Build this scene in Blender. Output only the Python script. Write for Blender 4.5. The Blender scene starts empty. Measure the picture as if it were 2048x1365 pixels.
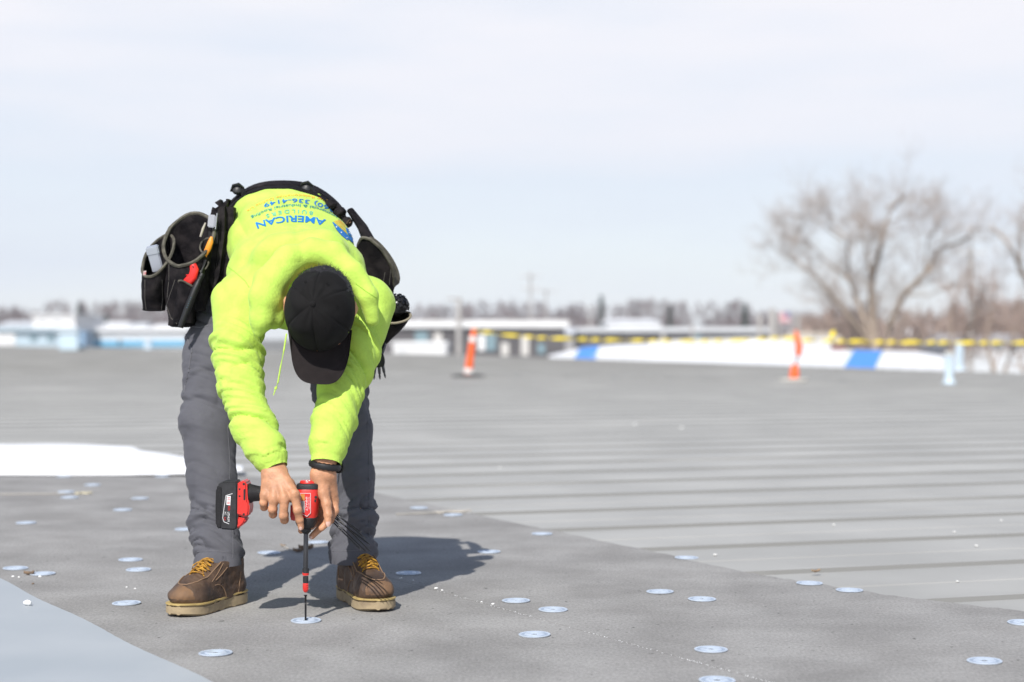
import bpy, bmesh, math, random
import numpy as np
from mathutils import Vector, Matrix
from mathutils.bvhtree import BVHTree
R = math.radians
random.seed(7); RNG = np.random.default_rng(7)
scene = bpy.context.scene
COL = scene.collection

# ------------------------------------------------------------------ camera
FPX = 3400.0; HOR = 672.0; CAMH = 0.73
cd = bpy.data.cameras.new('camera'); cam = bpy.data.objects.new('camera', cd); COL.objects.link(cam)
cam.location = (0, 0, CAMH); cam.rotation_euler = (R(90), 0, 0)
cd.sensor_width = 36; cd.lens = FPX / 2048 * 36
cd.shift_y = -10.5 / 2048
cd.clip_start = 0.1; cd.clip_end = 3000
cd.dof.use_dof = True; cd.dof.focus_distance = 4.38; cd.dof.aperture_fstop = 2.5
scene.camera = cam
# ------------------------------------------------------------------ sky and sun
SUN_EL = 44.0; SUN_DIR = Vector((0.27, 0.96, 0)).normalized()      # horizontal travel of the light
w = bpy.data.worlds.new('World'); scene.world = w; w.use_nodes = True
nt = w.node_tree; nt.nodes.clear()
out = nt.nodes.new('ShaderNodeOutputWorld'); bg = nt.nodes.new('ShaderNodeBackground')
sky = nt.nodes.new('ShaderNodeTexSky'); sky.sky_type = 'NISHITA'; sky.sun_disc = False
sky.sun_elevation = R(SUN_EL)
toSun = -SUN_DIR
sky.sun_rotation = math.atan2(toSun.x, toSun.y)
sky.air_density = 1.0; sky.dust_density = 0.6; sky.ozone_density = 1.5
tc = nt.nodes.new('ShaderNodeTexCoord')
mp = nt.nodes.new('ShaderNodeMapping'); mp.inputs['Scale'].default_value = (1.5, 1.5, 9.0)
nz = nt.nodes.new('ShaderNodeTexNoise'); nz.inputs['Scale'].default_value = 1.6; nz.inputs['Detail'].default_value = 5; nz.inputs['Roughness'].default_value = 0.5
sep = nt.nodes.new('ShaderNodeSeparateXYZ')
mrz = nt.nodes.new('ShaderNodeMapRange'); mrz.inputs['From Min'].default_value = 0.02; mrz.inputs['From Max'].default_value = 0.19
mrz.inputs['To Min'].default_value = 0.84; mrz.inputs['To Max'].default_value = 1.0
mrn = nt.nodes.new('ShaderNodeMapRange'); mrn.inputs['From Min'].default_value = 0.35; mrn.inputs['From Max'].default_value = 0.68
mrn.inputs['To Min'].default_value = -0.10; mrn.inputs['To Max'].default_value = 0.12
add = nt.nodes.new('ShaderNodeMath'); add.operation = 'ADD'; add.use_clamp = True
mix = nt.nodes.new('ShaderNodeMix'); mix.data_type = 'RGBA'
CLOUD = (8.2, 8.4, 9.3, 1)
mix.inputs[7].default_value = CLOUD
cz_ = nt.nodes.new('ShaderNodeValToRGB'); els = cz_.color_ramp.elements
els[0].position = 0.0; els[0].color = (.93, .98, 1.07, 1); els[1].position = 0.6; els[1].color = (.96, .965, 1.03, 1)
e_ = els.new(0.28); e_.color = (.845, .905, 1.01, 1)
zr = nt.nodes.new('ShaderNodeMapRange'); zr.inputs['From Max'].default_value = 0.32; sc_ = nt.nodes.new('ShaderNodeVectorMath'); sc_.operation = 'SCALE'; sc_.inputs['Scale'].default_value = 7.35
wob = nt.nodes.new('ShaderNodeMath'); wob.operation = 'MULTIPLY_ADD'; wob.inputs[1].default_value = 0.30
nt.links.new(zr.outputs[0], cz_.inputs[0]); nt.links.new(cz_.outputs[0], sc_.inputs[0]); nt.links.new(sc_.outputs[0], mix.inputs[7])
L = nt.links.new
L(tc.outputs['Generated'], mp.inputs['Vector']); L(mp.outputs['Vector'], nz.inputs['Vector'])
L(tc.outputs['Generated'], sep.inputs[0]); L(sep.outputs['Z'], mrz.inputs['Value'])
nof = nt.nodes.new('ShaderNodeMath'); nof.operation = 'SUBTRACT'; nof.inputs[1].default_value = 0.5; L(nz.outputs['Fac'], nof.inputs[0]); L(nof.outputs[0], wob.inputs[0]); L(sep.outputs['Z'], wob.inputs[2]); L(wob.outputs[0], zr.inputs['Value'])
L(nz.outputs['Fac'], mrn.inputs['Value']); L(mrz.outputs[0], add.inputs[0]); L(mrn.outputs[0], add.inputs[1])
fade = nt.nodes.new('ShaderNodeMapRange'); fade.inputs['From Min'].default_value = 0.21; fade.inputs['From Max'].default_value = 0.42
fade.inputs['To Min'].default_value = 1.0; fade.inputs['To Max'].default_value = 0.08
mul = nt.nodes.new('ShaderNodeMath'); mul.operation = 'MULTIPLY'
L(sep.outputs['Z'], fade.inputs['Value']); L(add.outputs[0], mul.inputs[0]); L(fade.outputs[0], mul.inputs[1]); L(mul.outputs[0], mix.inputs[0]); L(sky.outputs[0], mix.inputs[6]); L(mix.outputs[2], bg.inputs['Color'])
bg.inputs['Strength'].default_value = 0.11
L(bg.outputs[0], out.inputs['Surface'])
sd = bpy.data.lights.new('sun', 'SUN'); sun = bpy.data.objects.new('sun', sd); COL.objects.link(sun)
sd.energy = 4.3; sd.angle = R(0.5); sd.color = (1.0, 0.965, 0.91)
ld = Vector((SUN_DIR.x * math.cos(R(SUN_EL)), SUN_DIR.y * math.cos(R(SUN_EL)), -math.sin(R(SUN_EL))))
sun.rotation_euler = ld.to_track_quat('-Z', 'Y').to_euler(); sun.location = (-3, -6, 9)
scene.view_settings.view_transform = 'Standard'; scene.view_settings.look = 'None'
scene.view_settings.exposure = 0.26; scene.view_settings.gamma = 1.0

# ------------------------------------------------------------------ helpers
def P(px, py, D):
    return np.array([(px - 1024.0) * D / FPX, D, CAMH - (py - HOR) * D / FPX])
def G(px, py, z=0.0):
    D = (CAMH - z) * FPX / (py - HOR)
    return np.array([(px - 1024.0) * D / FPX, D, z])

MATS = {}
def mat(name, col, rough=0.7, metal=0.0, var=0.0, vscale=8.0, col2=None, bump=0.0, bscale=200.0, sheen=0.0,
        stretch=None, spec=0.5, coat=0.0, alpha=1.0, trans=0.0, detail=4.0, lo=0.35, hi=0.65):
    if name in MATS: return MATS[name]
    m = bpy.data.materials.new(name); m.use_nodes = True; MATS[name] = m
    n = m.node_tree; b = n.nodes['Principled BSDF']; lk = n.links.new
    b.inputs['Base Color'].default_value = (*col, 1); b.inputs['Roughness'].default_value = rough
    b.inputs['Metallic'].default_value = metal
    b.inputs['Specular IOR Level'].default_value = spec
    if sheen: b.inputs['Sheen Weight'].default_value = sheen; b.inputs['Sheen Roughness'].default_value = 0.4
    if coat: b.inputs['Coat Weight'].default_value = coat; b.inputs['Coat Roughness'].default_value = 0.15
    if trans: b.inputs['Transmission Weight'].default_value = trans
    if alpha < 1: b.inputs['Alpha'].default_value = alpha
    t = n.nodes.new('ShaderNodeTexCoord'); mpp = n.nodes.new('ShaderNodeMapping'); lk(t.outputs['Object'], mpp.inputs['Vector'])
    if stretch: mpp.inputs['Scale'].default_value = stretch[:3]; mpp.inputs['Rotation'].default_value = (0, 0, stretch[3])
    if var or col2:
        x = n.nodes.new('ShaderNodeTexNoise'); x.inputs['Scale'].default_value = vscale; x.inputs['Detail'].default_value = detail
        lk(mpp.outputs[0], x.inputs['Vector'])
        r = n.nodes.new('ShaderNodeMapRange'); r.inputs['From Min'].default_value = lo; r.inputs['From Max'].default_value = hi
        lk(x.outputs['Fac'], r.inputs['Value'])
        mx = n.nodes.new('ShaderNodeMix'); mx.data_type = 'RGBA'
        c1 = col; c2 = col2 if col2 else tuple(min(1, c * (1 + var)) for c in col)
        if not col2: c1 = tuple(c * (1 - var) for c in col)
        mx.inputs[6].default_value = (*c1, 1); mx.inputs[7].default_value = (*c2, 1)
        lk(r.outputs[0], mx.inputs[0]); lk(mx.outputs[2], b.inputs['Base Color'])
        m['mixnode'] = mx.name
    if bump:
        y = n.nodes.new('ShaderNodeTexNoise'); y.inputs['Scale'].default_value = bscale; y.inputs['Detail'].default_value = 5
        lk(mpp.outputs[0], y.inputs['Vector'])
        bp = n.nodes.new('ShaderNodeBump'); bp.inputs['Strength'].default_value = bump; bp.inputs['Distance'].default_value = 0.002
        lk(y.outputs['Fac'], bp.inputs['Height']); lk(bp.outputs[0], b.inputs['Normal'])
    return m

def tag(o, label=None, cat=None, group=None, kind=None):
    if label: o['label'] = label
    if cat: o['category'] = cat
    if group: o['group'] = group
    if kind: o['kind'] = kind
    return o
def empty(name, loc):
    o = bpy.data.objects.new(name, None); COL.objects.link(o); o.location = tuple(float(v) for v in loc)
    o.empty_display_size = 0.1
    return o
def worldpos(o):
    v = np.zeros(3)
    while o is not None: v += np.array(o.location); o = o.parent
    return v
class MB:
    """collects verts / faces (world coordinates) with a material index per face"""
    def __init__(s): s.v = []; s.f = []; s.m = []
    def add(s, v, f, mi=0):
        b = len(s.v); s.v.extend([tuple(map(float, x)) for x in v]); s.f.extend([tuple(b + int(i) for i in q) for q in f]); s.m.extend([mi] * len(f)); return s
    def build(s, name, mats, parent=None, origin=None, smooth=True):
        return obj(name, s.v, s.f, mats, parent, origin, smooth, s.m)
def obj(name, v, f, mats, parent=None, origin=None, smooth=True, mi=None):
    v = np.asarray(v, dtype=float).reshape(-1, 3)
    if parent is not None: o0 = worldpos(parent); loc = np.zeros(3)
    else:
        if origin is None: origin = np.array([v[:, 0].mean(), v[:, 1].mean(), v[:, 2].min()])
        o0 = np.asarray(origin, float); loc = o0
    me = bpy.data.meshes.new(name)
    fl = [tuple(int(i) for i in q) for q in f] if not isinstance(f, np.ndarray) else f.tolist()
    me.from_pydata((v - o0).tolist(), [], fl); me.update()
    if not isinstance(mats, (list, tuple)): mats = [mats]
    for m in mats: me.materials.append(m)
    if mi is not None and len(mats) > 1: me.polygons.foreach_set('material_index', np.asarray(mi, dtype=np.int32))
    if smooth:
        me.polygons.foreach_set('use_smooth', np.ones(len(me.polygons), dtype=bool))
        try: me.set_sharp_from_angle(angle=R(38) if smooth is True else R(smooth))
        except Exception: pass
    o = bpy.data.objects.new(name, me); COL.objects.link(o); o.location = loc.tolist()
    if parent is not None: o.parent = parent
    return o
def frame(d, up=(0, 0, 1)):
    d = np.asarray(d, float); d = d / (np.linalg.norm(d) + 1e-12); up = np.asarray(up, float)
    if abs(d @ up) > 0.97: up = np.array([1.0, 0, 0]) if abs(d[0]) < 0.9 else np.array([0, 1.0, 0])
    a = np.cross(d, up); a /= np.linalg.norm(a); b = np.cross(a, d)
    return a, b, d
def tube(mb, pts, rad, seg=8, mi=0, cap=True, flat=1.0, closed=False, up=(0, 0, 1)):
    pts = [np.asarray(p, float) for p in pts]; n = len(pts)
    if np.isscalar(rad): rad = [rad] * n
    V = []; F = []
    for i, p in enumerate(pts):
        if closed: d = pts[(i + 1) % n] - pts[i - 1]
        else: d = pts[min(i + 1, n - 1)] - pts[max(i - 1, 0)]
        a, b, _ = frame(d, up)
        for k in range(seg):
            t = 2 * math.pi * k / seg
            V.append(p + rad[i] * (a * math.cos(t) + b * math.sin(t) * flat))
    m = n if closed else n - 1
    for i in range(m):
        for k in range(seg):
            j = (i + 1) % n
            F.append((i * seg + k, i * seg + (k + 1) % seg, j * seg + (k + 1) % seg, j * seg + k))
    if cap and not closed:
        F.append(tuple(reversed(range(seg)))); F.append(tuple(range((n - 1) * seg, n * seg)))
    mb.add(V, [q[::-1] for q in F], mi); return mb
def lathe(mb, prof, c, axis=(0, 0, 1), seg=24, mi=0, sx=1.0, sy=1.0, mis=None, up=(0, 1, 0)):
    a, b, d = frame(axis, up); c = np.asarray(c, float); V = []; F = []
    for (r, z) in prof:
        for k in range(seg):
            t = 2 * math.pi * k / seg
            V.append(c + a * r * math.cos(t) * sx + b * r * math.sin(t) * sy + d * z)
    base = len(mb.v); n = len(prof)
    mb.v.extend([tuple(x) for x in V])
    for i in range(n - 1):
        for k in range(seg):
            mb.f.append((base + i * seg + k, base + (i + 1) * seg + k, base + (i + 1) * seg + (k + 1) % seg, base + i * seg + (k + 1) % seg)[::-1])
            mb.m.append(mis[i] if mis else mi)
    mb.f.append(tuple(base + k for k in range(seg))[::-1]); mb.m.append(mis[0] if mis else mi)
    mb.f.append(tuple(base + (n - 1) * seg + k for k in range(seg))); mb.m.append(mis[-1] if mis else mi)
    return mb
def bm_to(mb, bm, M=None, mi=0):
    bmesh.ops.recalc_face_normals(bm, faces=bm.faces)
    bm.verts.index_update(); V = [(M @ v.co if M else v.co)[:] for v in bm.verts]; F = [[v.index for v in f.verts] for f in bm.faces]
    mb.add(V, F, mi); bm.free(); return mb
def box(mb, lo, hi, bev=0.0, mi=0, M=None):
    bm = bmesh.new(); bmesh.ops.create_cube(bm, size=1.0)
    lo = np.array(lo, float); hi = np.array(hi, float); c = (lo + hi) / 2; s = hi - lo
    for v in bm.verts: v.co = Vector((v.co.x * s[0] + c[0], v.co.y * s[1] + c[1], v.co.z * s[2] + c[2]))
    if bev: bmesh.ops.bevel(bm, geom=list(bm.edges), offset=bev, segments=2, affect='EDGES')
    return bm_to(mb, bm, M, mi)
def prism(mb, poly, y0, y1, bev=0.0, mi=0, M=None, seg=2):
    """poly in (x, z) extruded from y0 to y1"""
    bm = bmesh.new(); vs = [bm.verts.new((p[0], y0, p[1])) for p in poly]; f = bm.faces.new(vs)
    r = bmesh.ops.extrude_face_region(bm, geom=[f]); nv = [g for g in r['geom'] if isinstance(g, bmesh.types.BMVert)]
    for v in nv: v.co.y = y1
    if bev: bmesh.ops.bevel(bm, geom=list(bm.edges), offset=bev, segments=seg, affect='EDGES')
    return bm_to(mb, bm, M, mi)

# numpy value-gradient noise --------------------------------------------------
def _hash(x, y, z, s):
    h = (x * 374761393 + y * 668265263 + z * 2147483647 * 3 + s * 974634777) & 0xFFFFFFFF
    h = ((h ^ (h >> 13)) * 1274126177) & 0xFFFFFFFF
    return ((h ^ (h >> 16)) & 0xFFFF) / 32767.5 - 1.0
def vnoise(p, s=0):
    p = np.asarray(p, float); i = np.floor(p).astype(np.int64); f = p - i; u = f * f * f * (f * (f * 6 - 15) + 10)
    r = 0
    for dx in (0, 1):
        wx = u[:, 0] if dx else 1 - u[:, 0]
        for dy in (0, 1):
            wy = u[:, 1] if dy else 1 - u[:, 1]
            for dz in (0, 1):
                wz = u[:, 2] if dz else 1 - u[:, 2]
                r = r + wx * wy * wz * _hash(i[:, 0] + dx, i[:, 1] + dy, i[:, 2] + dz, s)
    return r
def fbm(p, o=3, s=0):
    r = 0; a = 1.0; q = np.asarray(p, float).copy()
    for k in range(o): r = r + a * vnoise(q, s + k); q = q * 2.03 + 11.3; a *= 0.5
    return r

# signed distance modelling ---------------------------------------------------
class SDF:
    def __init__(s, lo, hi, h):
        s.lo = np.array(lo, float); s.h = h; n = np.ceil((np.array(hi) - s.lo) / h).astype(int) + 1
        s.n = n; s.F = np.full(tuple(n), 1.0, dtype=np.float32)
    def sub(s, lo, hi):
        a = np.maximum(0, np.floor((np.array(lo) - s.lo) / s.h).astype(int)); b = np.minimum(s.n, np.ceil((np.array(hi) - s.lo) / s.h).astype(int) + 1)
        b = np.maximum(a, b)
        g = [(s.lo[k] + s.h * np.arange(a[k], b[k])).astype(np.float32) for k in range(3)]
        return (slice(a[0], b[0]), slice(a[1], b[1]), slice(a[2], b[2])), g[0][:, None, None], g[1][None, :, None], g[2][None, None, :]
    def comb(s, sl, d, k, cut=False):
        A = s.F[sl]
        if cut:
            d = -d
            if k > 0: hh = np.clip(0.5 - 0.5 * (A - d) / k, 0, 1); s.F[sl] = A * (1 - hh) + d * hh + k * hh * (1 - hh)
            else: s.F[sl] = np.maximum(A, d)
        else:
            if k > 0: hh = np.clip(0.5 + 0.5 * (A - d) / k, 0, 1); s.F[sl] = A * (1 - hh) + d * hh - k * hh * (1 - hh)
            else: s.F[sl] = np.minimum(A, d)
    def cone(s, a, b, ra, rb, k=0.0, u=None, su=1.0, cut=False):
        a = np.asarray(a, float); b = np.asarray(b, float); m = max(ra, rb) * max(1, su) + k + 3 * s.h
        sl, X, Y, Z = s.sub(np.minimum(a, b) - m, np.maximum(a, b) + m)
        ba = b - a; L2 = float(ba @ ba) + 1e-12
        qx, qy, qz = X - a[0], Y - a[1], Z - a[2]
        t = np.clip((qx * ba[0] + qy * ba[1] + qz * ba[2]) / L2, 0, 1)
        qx = qx - t * ba[0]; qy = qy - t * ba[1]; qz = qz - t * ba[2]
        if u is not None:
            u = np.asarray(u, float); u = u / np.linalg.norm(u); c = (qx * u[0] + qy * u[1] + qz * u[2]) * (1 / su - 1)
            qx = qx + u[0] * c; qy = qy + u[1] * c; qz = qz + u[2] * c
        d = np.sqrt(qx * qx + qy * qy + qz * qz) - (ra + (rb - ra) * t)
        s.comb(sl, d.astype(np.float32), k, cut); return s
    def line(s, pts, rad, k=0.0, kj=None, **kw):
        for i in range(len(pts) - 1): s.cone(pts[i], pts[i + 1], rad[i], rad[i + 1], k if i == 0 else (kj if kj is not None else k), **kw)
        return s
    def ell(s, c, r, axes=None, k=0.0, cut=False):
        c = np.asarray(c, float); r = np.asarray(r, float); m = r.max() + k + 3 * s.h
        sl, X, Y, Z = s.sub(c - m, c + m); X = X - c[0]; Y = Y - c[1]; Z = Z - c[2]
        if axes is None: axes = np.eye(3)
        A = np.asarray(axes, float)
        a = [(X * A[i][0] + Y * A[i][1] + Z * A[i][2]) for i in range(3)]
        k0 = np.sqrt(sum((a[i] / r[i]) ** 2 for i in range(3))); k1 = np.sqrt(sum((a[i] / r[i] ** 2) ** 2 for i in range(3))) + 1e-6
        d = k0 * (k0 - 1) / k1
        s.comb(sl, d.astype(np.float32), k, cut); return s
    def plane(s, p, n, k=0.0):          # keep the side n points away from
        p = np.asarray(p, float); n = np.asarray(n, float); n = n / np.linalg.norm(n)
        sl, X, Y, Z = s.sub(s.lo, s.lo + s.h * s.n)
        d = -((X - p[0]) * n[0] + (Y - p[1]) * n[1] + (Z - p[2]) * n[2]); s.comb(sl, d.astype(np.float32), k, True); return s
    def mesh(s):
        F = s.F; n = F.shape; ins = F < 0
        c = [ins[i:n[0] - 1 + i, j:n[1] - 1 + j, k:n[2] - 1 + k] for i in (0, 1) for j in (0, 1) for k in (0, 1)]
        any_ = c[0].copy(); all_ = c[0].copy()
        for q in c[1:]: any_ |= q; all_ &= q
        act = any_ & ~all_; idx = np.full(act.shape, -1, dtype=np.int64); I = np.argwhere(act); idx[act] = np.arange(len(I))
        acc = np.zeros((len(I), 3)); cnt = np.zeros(len(I))
        cor = [(i, j, k) for i in (0, 1) for j in (0, 1) for k in (0, 1)]
        val = {q: F[I[:, 0] + q[0], I[:, 1] + q[1], I[:, 2] + q[2]].astype(float) for q in cor}
        for q in cor:
            for ax in range(3):
                if q[ax] == 0:
                    q2 = list(q); q2[ax] = 1; q2 = tuple(q2); a = val[q]; b = val[q2]; m = (a < 0) != (b < 0)
                    t = np.where(m, a / np.where(m, a - b, 1), 0)
                    pt = np.tile(np.array(q, float), (len(I), 1)); pt[:, ax] += t
                    acc[m] += pt[m]; cnt[m] += 1
        V = s.lo + s.h * (I + acc / cnt[:, None]); faces = []
        for ax in range(3):
            a1, a2 = (ax + 1) % 3, (ax + 2) % 3
            sl0 = [slice(None)] * 3; sl1 = [slice(None)] * 3; sl0[ax] = slice(0, n[ax] - 1); sl1[ax] = slice(1, n[ax])
            A = ins[tuple(sl0)]; B = ins[tuple(sl1)]; ch = A != B
            E = np.argwhere(ch); E = E[(E[:, a1] > 0) & (E[:, a2] > 0) & (E[:, a1] < n[a1] - 1) & (E[:, a2] < n[a2] - 1)]
            fl = A[E[:, 0], E[:, 1], E[:, 2]]
            def g(d1, d2):
                q = E.copy(); q[:, a1] += d1; q[:, a2] += d2; return idx[q[:, 0], q[:, 1], q[:, 2]]
            Q = np.stack([g(-1, -1), g(0, -1), g(0, 0), g(-1, 0)], 1)
            Q[~fl] = Q[~fl][:, ::-1]; faces.append(Q)
        Fc = np.concatenate(faces); Fc = Fc[(Fc >= 0).all(1)]
        return V, Fc
def vnormals(V, F):
    a = V[F[:, 2]] - V[F[:, 0]]; b = V[F[:, 3]] - V[F[:, 1]]; n = np.cross(a, b); N = np.zeros_like(V)
    for k in range(4): np.add.at(N, F[:, k], n)
    return N / (np.linalg.norm(N, axis=1)[:, None] + 1e-12)
def smooth_mesh(V, F, it=2, w=0.5):
    for _ in range(it):
        S = np.zeros_like(V); C = np.zeros(len(V))
        for k in range(4):
            a = F[:, k]; b = F[:, (k + 1) % 4]
            np.add.at(S, a, V[b]); np.add.at(S, b, V[a]); np.add.at(C, a, 1); np.add.at(C, b, 1)
        V = V * (1 - w) + w * S / np.maximum(C, 1)[:, None]
    return V
def limb_coords(V, pts):
    """nearest point on a polyline: arc length, angle, distance"""
    pts = [np.asarray(p, float) for p in pts]; best = np.full(len(V), 1e9); S = np.zeros(len(V)); TH = np.zeros(len(V)); s0 = 0
    for i in range(len(pts) - 1):
        a, b = pts[i], pts[i + 1]; ba = b - a; Ln = np.linalg.norm(ba)
        t = np.clip(((V - a) @ ba) / Ln ** 2, 0, 1); q = V - a - t[:, None] * ba; d = np.linalg.norm(q, axis=1)
        e1, e2, _ = frame(ba, (0, 1, 0)); m = d < best
        S[m] = s0 + t[m] * Ln; TH[m] = np.arctan2(q[m] @ e2, q[m] @ e1); best = np.minimum(best, d); s0 += Ln
    return S, TH, best, s0
def sstep(a, b, x): t = np.clip((x - a) / (b - a), 0, 1); return t * t * (3 - 2 * t)

# ================================================================== SETTING
m_metal = mat('roof_metal', (0.385, 0.376, 0.350), 0.55, 0.0, var=0.10, vscale=1.3, bump=0.15, bscale=30)
m_rib_shade = mat('roof_rib_painted_shade', (0.20, 0.196, 0.183), 0.8, col2=(0.285, 0.279, 0.262), vscale=0.55, detail=1.0, lo=.54, hi=.68)  # dark reflection on the ribs' near faces, painted in as a darker colour
m_seal = mat('roof_seam_sealant', (0.42, 0.417, 0.402), 0.55)
UR = np.array([math.cos(R(17)), math.sin(R(17)), 0]); VR = np.array([-math.sin(R(17)), math.cos(R(17)), 0])
ZP = -0.026
edge_px = [(-500, 688), (0, 692.5), (500, 701), (900, 710), (1100, 716), (1500, 729), (1910, 743), (2600, 764)]
roof_poly = [G(x, y, ZP) for x, y in edge_px]
roof_poly = [np.array([-60., 140, ZP])] + roof_poly[1:] + [np.array([35., 8, ZP]), np.array([20., -8, ZP]), np.array([-45., -8, ZP])]
def clip_line(v):
    us = []
    n = len(roof_poly)
    for i in range(n):
        a, b = roof_poly[i], roof_poly[(i + 1) % n]; va, vb = a @ VR, b @ VR
        if (va - v) * (vb - v) < 0: t = (v - va) / (vb - va); us.append((a + t * (b - a)) @ UR)
    return (min(us), max(us)) if len(us) >= 2 else None
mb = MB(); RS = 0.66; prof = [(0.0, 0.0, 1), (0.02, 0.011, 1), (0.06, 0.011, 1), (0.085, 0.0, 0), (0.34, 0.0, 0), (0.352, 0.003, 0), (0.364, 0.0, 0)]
vs = [p @ VR for p in roof_poly]; v0 = math.ceil(min(vs) / RS); v1 = math.floor(max(vs) / RS)
prev = None
for k in range(v0, v1):
    for (dv, z, mi) in prof:
        v = k * RS + dv + 0.28; c = clip_line(v)
        if c is None: prev = None; continue
        cur = [UR * c[0] + VR * v + np.array([0, 0, ZP + z]), UR * c[1] + VR * v + np.array([0, 0, ZP + z])]
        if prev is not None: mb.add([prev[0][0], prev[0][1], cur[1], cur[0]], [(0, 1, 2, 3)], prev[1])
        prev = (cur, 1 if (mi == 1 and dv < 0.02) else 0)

tag(mb.build('metal_roof', [m_metal, m_rib_shade, m_seal], origin=(0, 0, 0), smooth=False), kind='structure')
# eaves wall under the roof edge
mb = MB()
for i in range(1, 8):
    a, b = roof_poly[i], roof_poly[i + 1]
    mb.add([a, b, b - [0, 0, 6], a - [0, 0, 6]], [(0, 1, 2, 3)])
wl = mb.build('roof_eave', mat('eave', (0.5, 0.5, 0.5), 0.6), origin=(0, 0, 0), smooth=False); tag(wl, kind='structure')
# ground to the horizon
m_ground = mat('far_ground', (0.13, 0.12, 0.09), 0.95, col2=(0.22, 0.21, 0.2), vscale=0.02)
obj('ground', [(-2500, -200, -6), (2500, -200, -6), (2500, 2800, -6), (-2500, 2800, -6)], [(0, 1, 2, 3)], m_ground, origin=(0, 0, -6), smooth=False)['kind'] = 'structure'

# cover boards ---------------------------------------------------------
BD = np.array([0.508, -0.861, 0]); BD /= np.linalg.norm(BD); ang = math.atan2(BD[1], BD[0])
def board_mat():
    m = mat('cover_board', (0.250, 0.241, 0.230), 0.92, col2=(0.305, 0.296, 0.284), vscale=4.0, stretch=(1, 0.9, 1, 0), bump=0.5, bscale=160, spec=0.2)
    n = m.node_tree; b = n.nodes['Principled BSDF']; mx = n.nodes[m['mixnode']]
    t = n.nodes.new('ShaderNodeTexCoord'); mp2 = n.nodes.new('ShaderNodeMapping'); mp2.inputs['Scale'].default_value = (1, 0.55, 1)
    n.links.new(t.outputs['Object'], mp2.inputs[0])
    x = n.nodes.new('ShaderNodeTexNoise'); x.inputs['Scale'].default_value = 130; x.inputs['Detail'].default_value = 6; x.inputs['Roughness'].default_value = 0.75
    n.links.new(mp2.outputs[0], x.inputs['Vector'])
    cr = n.nodes.new('ShaderNodeMapRange'); cr.inputs['From Min'].default_value = 0.3; cr.inputs['From Max'].default_value = 0.7; cr.inputs['To Min'].default_value = 0.72; cr.inputs['To Max'].default_value = 1.28
    n.links.new(x.outputs['Fac'], cr.inputs['Value'])
    x2 = n.nodes.new('ShaderNodeTexNoise'); x2.inputs['Scale'].default_value = 45; x2.inputs['Detail'].default_value = 2
    n.links.new(mp2.outputs[0], x2.inputs['Vector'])
    c2 = n.nodes.new('ShaderNodeMapRange'); c2.inputs['From Min'].default_value = 0.24; c2.inputs['From Max'].default_value = 0.31; c2.inputs['To Min'].default_value = 0.45; c2.inputs['To Max'].default_value = 1.0
    n.links.new(x2.outputs['Fac'], c2.inputs['Value'])
    x3 = n.nodes.new('ShaderNodeTexNoise'); x3.inputs['Scale'].default_value = 2.2; x3.inputs['Detail'].default_value = 8; x3.inputs['Roughness'].default_value = .62
    n.links.new(t.outputs['Object'], x3.inputs['Vector'])
    c3 = n.nodes.new('ShaderNodeMapRange'); c3.inputs['From Min'].default_value = 0.3; c3.inputs['From Max'].default_value = 0.7; c3.inputs['To Min'].default_value = 0.86; c3.inputs['To Max'].default_value = 1.16
    n.links.new(x3.outputs['Fac'], c3.inputs['Value'])
    m1 = n.nodes.new('ShaderNodeMath'); m1.operation = 'MULTIPLY'; n.links.new(cr.outputs[0], m1.inputs[0]); n.links.new(c2.outputs[0], m1.inputs[1])
    m2 = n.nodes.new('ShaderNodeMath'); m2.operation = 'MULTIPLY'; n.links.new(m1.outputs[0], m2.inputs[0]); n.links.new(c3.outputs[0], m2.inputs[1])
    mm = n.nodes.new('ShaderNodeVectorMath'); mm.operation = 'SCALE'
    n.links.new(mx.outputs[2], mm.inputs[0]); n.links.new(m2.outputs[0], mm.inputs['Scale']); n.links.new(mm.outputs[0], b.inputs['Base Color'])
    return m
m_board = board_mat()
# outline of the boarded area, edge slightly frayed, split along the joint
far_edge = []
ctrl = [G(-260, 952), G(505, 953), G(745, 985), G(1060, 1052), G(1300, 1102), G(1500, 1146), G(1620, 1166), G(1800, 1194), G(2048, 1223), G(2350, 1262)]
for i in range(len(ctrl) - 1):
    for t in np.linspace(0, 1, 14, endpoint=False):
        q = ctrl[i] * (1 - t) + ctrl[i + 1] * t
        far_edge.append(q + np.array([random.uniform(-.006, .006), random.uniform(-.012, .012), 0]))
jointA = G(700, 1131); jointA = G(870, 1181) - BD * 2.0; jointB = G(870, 1181) + BD * 6.0
side = lambda q: (q - jointA)[0] * BD[1] - (q - jointA)[1] * BD[0]
right = [q for q in far_edge if side(q) < 0]; left = [q for q in far_edge if side(q) >= 0]
if np.mean([q[0] for q in right]) < np.mean([q[0] for q in left]): right, left = left, right
nrm = np.array([-BD[1], BD[0], 0])
if (right[-1] - jointA) @ nrm < 0: nrm = -nrm
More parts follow.
